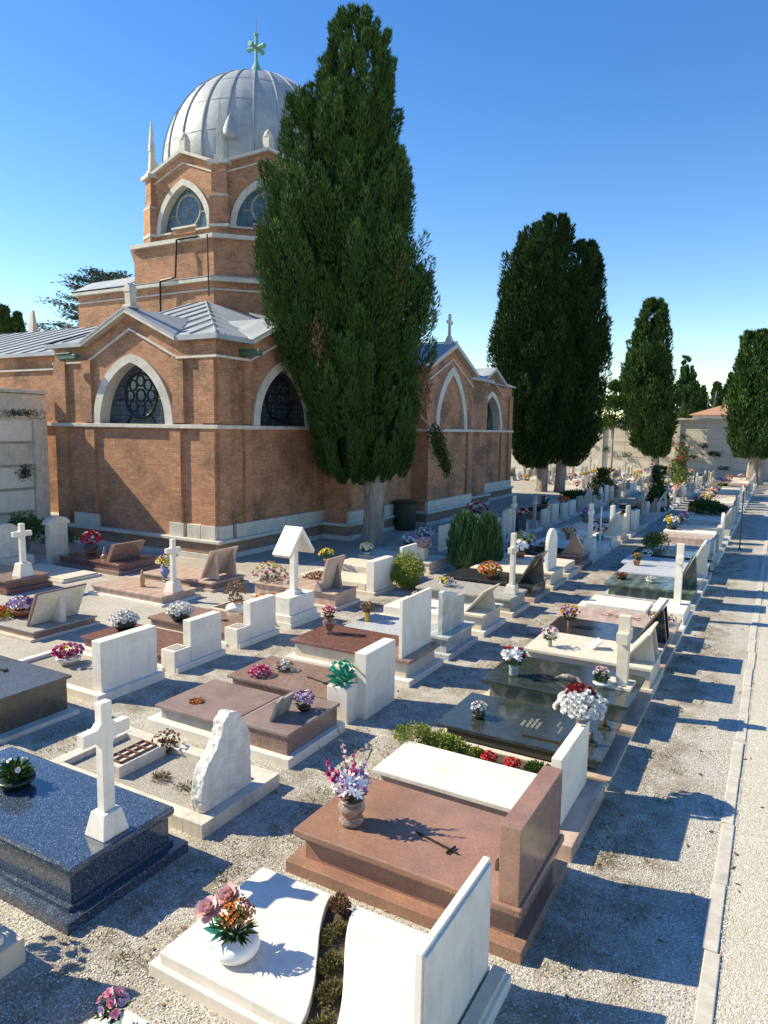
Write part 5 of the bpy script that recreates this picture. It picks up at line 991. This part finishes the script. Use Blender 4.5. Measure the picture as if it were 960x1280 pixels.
P1=[(16.95,-.95,.2),(16.85,-.79,.5),(16.6,-.62,.95),(16.2,-.62,1.04),(15.7,-.59,1.27),(14.9,-.69,1.46),(14.2,-.96,1.8),(13.7,-1.14,2.01),(13.1,-1.13,2.04),(12.3,-1.02,2.15),(11.8,-1.07,2.55),(11.1,-1.13,2.71),(10.5,-1.08,2.75),(9.6,-1.24,3.02),(9.1,-1.35,3.21),(8.6,-1.28,3.2),(8.2,-.9,2.84),(6.9,-.74,2.66),(5.9,-.57,2.45),(4.9,-.52,2.37),(4.3,-.51,2.22),(3.1,-.43,1.86),(2.5,-.41,1.44),(2.2,-.34,1.04)]
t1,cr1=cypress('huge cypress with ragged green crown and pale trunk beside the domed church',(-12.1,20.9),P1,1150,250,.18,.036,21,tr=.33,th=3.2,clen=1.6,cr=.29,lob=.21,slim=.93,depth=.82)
for (s_,z,n) in ((-1.8,6.6,260),(.6,9.0,240),(1.6,5.2,200)):
    rs=np.random.RandomState(int(z*10)); az=math.atan2(12.1,20.9); q=-1.75; P=np.array([s_*math.cos(az)+q*-math.sin(az)*.9,s_*math.sin(az)+q*math.cos(az)*.9,z])+rs.normal(size=(n,3))*np.array([.10,.1,.33]); V,F=leafquads(P,rs.normal(size=(n,3))*.4+np.array([0,0,1]),.04,.2,rs); arrmesh('dead_sprays',V,F,'dry_leaf',rs.uniform(0,1,n),t1)
rs=np.random.RandomState(64); n=1500; q=rs.uniform(0,1,n); P=np.array([-11.0,23.2,4.1])[None]+np.outer(q,np.array([.55,.1,-1.55]))+rs.normal(size=(n,3))*np.array([.13,.13,.15])*(1.1-.5*q)[:,None]-np.array([-12.1,20.9,0]); V,F=leafquads(P,rs.normal(size=(n,3))*.4+np.array([.3,0,-.7]),.035,.18,rs); bo=arrmesh('hanging_bough',V,F,'cypress_green',rs.uniform(0,.7,n),t1); MB().tube([(.9,1.4,4.6),(1.2,2.3,3.9),(1.6,2.4,2.7)],[.06,.04,.015],6).build('limb','bark',bo)
P2=[(17.5,.41,.5),(17.1,.0,1.2),(16.4,-.4,1.6),(15.5,-.6,1.85),(14.2,-.95,2.25),(12.9,-.9,2.25),(11.3,-1.0,2.4),(9.8,-1.1,2.65),(8.2,-.9,2.65),(6.1,-.6,2.6),(3.9,-.4,2.3),(2.3,-.4,1.6),(1.6,-.5,.8)]
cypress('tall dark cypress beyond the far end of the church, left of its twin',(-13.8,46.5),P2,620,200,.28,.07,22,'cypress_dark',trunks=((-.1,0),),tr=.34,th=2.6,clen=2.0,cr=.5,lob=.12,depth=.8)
P2b=[(16.0,1.85,.35),(15.4,1.7,.8),(14.2,1.75,1.05),(12.9,1.8,1.2),(11.3,2.0,1.25),(9.8,2.25,1.35),(8.2,2.15,1.35),(6.1,2.1,1.35),(3.9,2.0,1.2),(2.3,1.5,.95),(1.8,1.3,.5)]
cypress('narrower dark cypress pressed against the right side of the tall one',(-13.6,46.9),P2b,260,200,.28,.07,32,'cypress_dark',trunks=((.75,.3),),tr=.3,th=2.4,clen=1.8,cr=.42,lob=.12,depth=.9)
P3=[(15.7,-.82,.5),(14.9,-.81,1.15),(12.8,-.9,1.49),(10.6,-1.03,1.87),(8.5,-.98,2.29),(6.3,-.83,2.4),(4.1,-.46,2.09),(2.6,-.17,1.47),(1.8,.27,.68)]
cypress('cypress with rounded top standing before the far wall, left of the tiled house',(-10,68.5),P3,340,130,.36,.11,23,'cypress_green',tr=.3,th=3,clen=2.0,cr=.5,lob=.1)
P4=[(11.9,-.52,.56),(10.6,-.24,1.49),(8.7,-.05,1.97),(6.8,.07,2.36),(4.2,.1,2.4),(2.9,.14,2.18),(2.2,.41,1.41)]
cypress('stout cypress at the right edge before the far wall',(-1.8,64),P4,300,130,.36,.11,24,'cypress_green',trunks=((-.1,0),(.35,.1)),tr=.33,th=2.8,clen=1.9,cr=.5,lob=.1)
for lb,P,prof,sd in (('pointed cypress behind the far wall, tallest of its group',(-9.5,95),[(13.3,-1.35,.18),(11.1,-1.13,.82),(8.7,-.99,1.27),(5,-.79,1.5)],25),('short twin topped cypress behind the wall beside the tallest one',(-8,95),[(9.7,-1.01,.36),(8.2,-1.18,.99),(5,-1.16,1.44)],26),
  ('tiny distant cypress rising over the tiled roof',(-7,110),[(11.0,-1.3,.2),(9.7,-1.21,.6),(6,-1.05,1.0)],27),('distant cypress peeking out left of the stout one at the right edge',(-4,110),[(12.2,-2.62,.2),(9.4,-2.57,.8),(6,-2.45,1.3)],28),
  ('dark pointed cypress at the left edge beyond the church roof',(-52,40),[(13.1,-5.42,.05),(12.2,-5.4,.3),(10.5,-5.38,.6),(8,-5.4,.7)],29),('second dark pointed cypress beyond the church roof, just right of the first',(-52,40),[(12.6,-4.5,.05),(11.6,-4.45,.28),(10,-4.4,.5),(8,-4.4,.6)],30)):
    pf=prof; o,_=cypress(lb,P,pf,150,60,.4,.13,sd,'cypress_green',tr=.3,th=max(6,pf[-1][0])*.9,clen=1.1,cr=.25,lob=.06)
# broadleaf tree and others beyond
def broad(label,loc,th,crowns,n,lw,ll,mat,seed,name='broadleaf_tree'):
    rs=np.random.RandomState(seed); t=empty(name,loc); tag(t,label,'tree'); m=MB(); m.tube([(0,0,-.1),(.05,0,th*.5),(.0,.05,th)],[.13,.11,.09],8)
    VV=[];FF=[];TT=[];o=0
    for (c,r) in crowns:
        m.tube([(0,.05,th*.8),(c[0]*.6,c[1]*.6,(th+c[2])/2),tuple(c)],[.09,.06,.02],6)
        P,D,T=blob_fn(c,r,up=.2,clumps=26,cr=.30)(n,rs); V,F=leafquads(P,D,rs.uniform(lw*.6,lw*1.3,n),rs.uniform(ll*.6,ll*1.3,n),rs); VV.append(V);FF.append(F+o);TT.append(T);o+=len(V)
    arrmesh('crown',np.vstack(VV),np.vstack(FF),mat,np.concatenate(TT),t); m.build('trunk','bark',t)
broad('small bright broadleaf tree with thin trunk before the far wall',(-13.9,68.8,0),3.4,[((0,0,4.8),(1.7,1.5,1.3)),((-.2,.2,6.4),(1.5,1.3,1.5)),((.3,-.3,8.0),(.9,.9,1.0))],1300,.16,.28,'broadleaf',31)
for lb,x,y,h,sp_,sd in (('wide blue green cedar behind the church roof at the left',-58.5,48,18.6,7.5,33),):
    rs=np.random.RandomState(sd); t=empty('cedar_tree',(x,y,0)); tag(t,lb,'tree'); m=MB().tube([(0,0,0),(.2,.1,h*.6),(0,0,h)],[.5,.32,.06],8); VV=[];FF=[];o=0
    for j in range(46):
        z=h*(.45+.55*j/46); a=j*2.4; L=sp_*(1.02-(z/h-.5)*1.45)*rs.uniform(.65,1.1); d=np.array([math.cos(a),math.sin(a),.16]); m.tube([(0,0,z),tuple(np.array([0,0,z])+d*L*.6),tuple(np.array([0,0,z])+d*L)],[.1,.06,.02],5)
        nn=420; s_=rs.uniform(.15,1.05,nn); P=np.array([0,0,z])+d*L*s_[:,None]+rs.normal(size=(nn,3))*np.array([.55,.55,.12]); V,F=leafquads(P,rs.normal(size=(nn,3))*np.array([1,1,.4])+d,rs.uniform(.08,.16,nn),rs.uniform(.2,.45,nn),rs); VV.append(V);FF.append(F+o);o+=len(V)
    arrmesh('crown',np.vstack(VV),np.vstack(FF),'cedar_green',rs.uniform(0,1,46*nn),t); m.build('trunk','bark',t)

# ------------------------------------------------------------------ far rows
ONES=['','first','second','third','fourth','fifth','sixth','seventh','eighth','ninth','tenth','eleventh','twelfth','thirteenth','fourteenth','fifteenth','sixteenth','seventeenth','eighteenth','nineteenth','twentieth']
def ordn(k):
    k+=1
    return ONES[k] if k<=20 else ('twenty-' if k<30 else 'thirty-')+ONES[k%10] if k%10 else {20:'twentieth',30:'thirtieth'}[k]
MD={'white_marble':'white marble','travertine':'cream stone','grey_stone':'grey stone','brown_granite':'brown granite','black_granite':'black granite','rose_marble':'rose marble','pale_grey':'pale grey','maroon_granite':'maroon'}
def far_row(xh,y0,y1,rowname,seed,fsp):
    r=random.Random(seed); ys=[]; y=y0
    while y<y1: ys.append(y); y+=r.uniform(1.46,1.62)
    n=len(ys)
    for i,y in enumerate(ys):
        w=r.uniform(1.0,1.22); base=r.choice(['white_marble','white_marble','cream_stone','travertine']); sm=r.choice(['white_marble','white_marble','travertine','travertine','grey_stone','brown_granite','black_granite','rose_marble','pale_grey'])
        kind=r.choice(['rect','round','rect','slant','rect','thin','kerb','arch','slant','cross','kerb','slant']); hm=r.choice(['white_marble','grey_stone','travertine','worn_marble','rose_marble','worn_marble','grey_marble']) if sm!='black_granite' else r.choice(['black_granite','white_marble'])
        desc={'rect':'block headstone','round':'round topped headstone','cross':'upright cross','slant':'slanting headstone','thin':'thin tall headstone','kerb':'low headstone and kerb','arch':'arched headstone'}[kind]
        lb=f"{MD.get(sm,sm)} grave with {desc}, {ordn(n-1-i)} from far wall in {rowname}"
        g=G(lb,xh,y,w,2.3,group='graves in the far part of the cemetery'); g.b('plinth',base,-2.3,0,0,w,-.04,.12)
        if kind=='kerb': g.b('kerb',base,-2.2,-.3,.04,.16,.12,.2); g.b('kerb',base,-2.2,-.3,w-.16,w-.04,.12,.2); g.b('gravel_bed','fine_gravel',-2.2,-.3,.16,w-.16,.12,.15,0); g.hs('rect',hm,-.26,.12,.1,w-.1,.12,r.uniform(.6,.8))
        else:
            g.b('slab',sm,-2.22,-.05 if kind=='slant' else -.36,.06,w-.06,.12,.36,.008)
            zt=.36
            if kind=='rect': g.hs('rect',hm,-.3,r.uniform(.08,.18),.08,w-.08,.12,r.uniform(.65,.95))
            elif kind=='thin': g.hs('rect',hm,-.26,.07,.14,w*.7,.12,r.uniform(1.0,1.3))
            elif kind=='round': g.hs('round',hm,-.28,.1,.2,w-.2,.12,r.uniform(.9,1.3))
            elif kind=='arch': g.hs('arch',hm,-.28,.1,.12,w-.12,.12,r.uniform(.95,1.2))
            elif kind=='cross': g.cross(hm,-.2,w/2,.12,r.uniform(1.25,1.6),.44,.12,.1,(.16,.12,.3),.72,.005)
            elif kind=='slant': g.slant(hm,-.5,-.1,.36,r.uniform(.85,1.15),.12,w-.12,.05,[w*.6])
        if r.random()<fsp:
            c=r.choice([('white','cream'),('red','white'),('pink','white'),('yellow','orange'),('magenta','blush'),('orange','rust'),('lilac','purple'),('yellow','white'),('peach','blush')])
            sz=r.uniform(.75,1.25); xx=xh-r.choice([2.0,1.9,1.2,.6])
            bouquet(f"{c[0]} and {c[1]} flowers on grave {ordn(n-1-i)} from far wall in {rowname}",(xx,y+w*r.uniform(.3,.7),.36 if kind!='kerb' else .16),('pot' if r.random()<.5 else 'pan',r.choice(['terracotta','ceramic_white','dark_plastic']),1.4*sz),(('rose',c[0],9,.075*sz),('small',c[1],9,.065*sz)),.24*sz,.18*sz,nl=36,lw=.06,ll=.16,simple=True,leaf=r.choice(['leaf_green','leaf_grey']),group='flowers in the far part of the cemetery')
far_row(XA,23.55,69,'path row',101,.55)
far_row(XB,28.0,69,'second row',102,.6)
far_row(XC,20.75,69,'third row',103,.6)
far_row(XD,49.5,69,'fourth row',104,.6)
far_row(-15.3,53,69,'fifth row',105,.6)
far_row(-18.8,55,69,'sixth row',106,.5)
def tallbush(label,loc,h,r,mat,seed,fl=None,n=1500,name='shrub'):
    t=empty(name,loc); tag(t,label,'shrub'); rs=np.random.RandomState(seed); z=rs.uniform(.05,1,n); a=rs.uniform(0,6.28,n); q=r*np.sqrt(rs.uniform(.1,1,n))*(1+.35*np.sin(z*9+seed)+.3*np.sin(3*a+z*7))*np.clip(1.25-z*.75,.3,1); P=np.stack([q*np.cos(a),q*np.sin(a),z*h],1); D=rs.normal(size=(n,3))+np.array([0,0,.5]); V,F=leafquads(P,D,.08,.18,rs); arrmesh('foliage',V,F,mat,rs.uniform(0,1,n),t)
    MB().tube([(0,0,0),(.03,0,h*.5),(0,.03,h*.9)],[.04,.03,.01],5).build('stem','bark',t)
    if fl:
        for k in range(16):
            o=bpy.data.objects.new('blossom',blossom('rose',fl,.11)); COL.objects.link(o); o.parent=t; aa=rnd.uniform(0,6.28); o.location=(math.cos(aa)*r*.9,math.sin(aa)*r*.9,h*rnd.uniform(.6,1.05)); o.rotation_euler=(rnd.uniform(0,1.5),0,rnd.uniform(0,6))
tallbush('dark climbing rose column among the second row graves',(-5.3,38.2,0),2.3,.42,'leaf_green',401,'blush',2600)
tallbush('tall rose bush with red blooms near the end of the second row',(-6.1,55,0),3.2,.5,'bush_olive',402,'red',1500)
tallbush('second rose bush with coral blooms near the far wall',(-6.8,58,0),2.0,.6,'bush_olive',403,'peach',1500)
bush('wide dark hedge bush over the graves beside the path row, far down',(None or 'hedge'),(-2.8,35.5,.1),(.95,.8,.5),'leaf_green',2600,.06,.14,seed=404,clumps=24)
bush('low dark green hedge on a third row grave in the middle distance','hedge',(-9.4,38.5,.2),(1.1,.6,.35),'leaf_green',2200,.06,.14,seed=405,clumps=24)
tallbush('dark rose shrub in the shade of the middle rows',(-9.3,44,0),1.8,.7,'leaf_green',406,'peach',2200)
bouquet('red roses in leafy plant standing in the cypress shade by the church wall',(-10.9,27.4,.1),('pan','terracotta',2.0),(('rose','red',14,.08),('rose','peach',8,.08)),.45,.45,nl=260,lw=.06,ll=.18,squash=1.1)
g=G('white stone cross standing in shade just left of the conifer bush tops',XC+.3,24.0,.7,.6,name='cross_grave'); 
pp=empty('iron_post',(-1.0,27.4,0)); tag(pp,'thin black iron post standing at the edge of the path row','post'); MB().tube([(0,0,0),(0,0,2.0)],.022,6).build('pole','black_iron',pp); MB().lathe([(.05,0),(.05,.03),(.02,.05)],8,(0,0,0)).lathe([(.03,2.0),(.035,2.03),(.005,2.06)],8).build('knob','black_iron',pp)
g.plinth('worn_marble',.1); g.cross('worn_marble',-.25,.35,.1,1.6,.42,.12,.1,(.15,.11,.25),.74)
bn=empty('waste_bin',(-13.0,25.0,0)); tag(bn,'dark green cylindrical bin in deep shade against the church wall','bin'); MB().lathe([(.42,.02),(.45,.06),(.47,1.05),(.44,1.08)],20).build('body','dark_plastic',bn,smooth=False); MB().lathe([(.48,1.08),(.49,1.13),(.3,1.2),(.02,1.22)],20).build('lid','dark_plastic',bn)

# ------------------------------------------------------------------ loose stones, tufts and leaves on the ground
rs=np.random.RandomState(77)
def pebbles(n,x0,x1,y0,y1,s0,s1,name,mat):
    ico=np.array([(1,0,0),(-1,0,0),(0,1,0),(0,-1,0),(0,0,1),(0,0,-1)],float); fc=np.array([(0,2,4),(2,1,4),(1,3,4),(3,0,4)])
    P=np.stack([rs.uniform(x0,x1,n),y0+(y1-y0)*rs.uniform(0,1,n)**1.6,np.zeros(n)],1); s=rs.uniform(s0,s1,(n,1,3))*np.array([1,1,.6]); a=rs.uniform(0,6.28,n); c,d=np.cos(a),np.sin(a)
    V=ico[None]*s*(1+rs.uniform(-.25,.25,(n,6,3))); X=V[:,:,0]*c[:,None]-V[:,:,1]*d[:,None]; Y=V[:,:,0]*d[:,None]+V[:,:,1]*c[:,None]; V=np.stack([X,Y,V[:,:,2]],2)+P[:,None,:]; V[:,:,2]+=.004
    F=(fc[None]+np.arange(n)[:,None,None]*6).reshape(-1,3); o=arrmesh(name,V.reshape(-1,3),F,mat,np.repeat(rs.uniform(0,1,n),4)); tag(o,'loose pale pebbles scattered over the cemetery gravel',kind='stuff'); return o
s=NT('pebble'); a=s.n('ShaderNodeAttribute'); a.attribute_name='tint'; s.base(s.ramp(a.outputs['Fac'],[(0,(.22,.20,.18)),(.4,(.5,.48,.44)),(.75,(.66,.64,.6)),(1,(.82,.8,.77))])); s.rough(.85)
pebbles(60000,-9,.6,2.4,13,.005,.011,'loose_pebbles','pebble')
n=9000; cx_=rs.choice([-1.25,-1.15,-.9,-4.0,-4.3,-7.6,-3.9],300)+rs.normal(size=300)*.2; cy_=2.5+rs.uniform(0,1,300)**1.5*24; k=rs.randint(0,300,n)
P=np.stack([cx_[k]+rs.normal(size=n)*.07,cy_[k]+rs.normal(size=n)*.07,np.zeros(n)],1); D=rs.normal(size=(n,3))*.8+np.array([0,0,1.0]); V,F=leafquads(P,D,.008,.05,rs); o=arrmesh('weeds',V,F,'succulent',rs.uniform(0,1,n)); tag(o,'small weeds growing along the grave edges',kind='stuff')
n=420; P=np.stack([rs.uniform(-8,.2,n),2.6+rs.uniform(0,1,n)**1.5*18,np.full(n,.012)],1); D=rs.normal(size=(n,3))*np.array([1,1,.12]); V,F=leafquads(P,D,.03,.06,rs); o=arrmesh('fallen_leaves',V,F,'dry_leaf',rs.uniform(0,1,n)); tag(o,'dry fallen leaves and bits strewn on the gravel',kind='stuff')
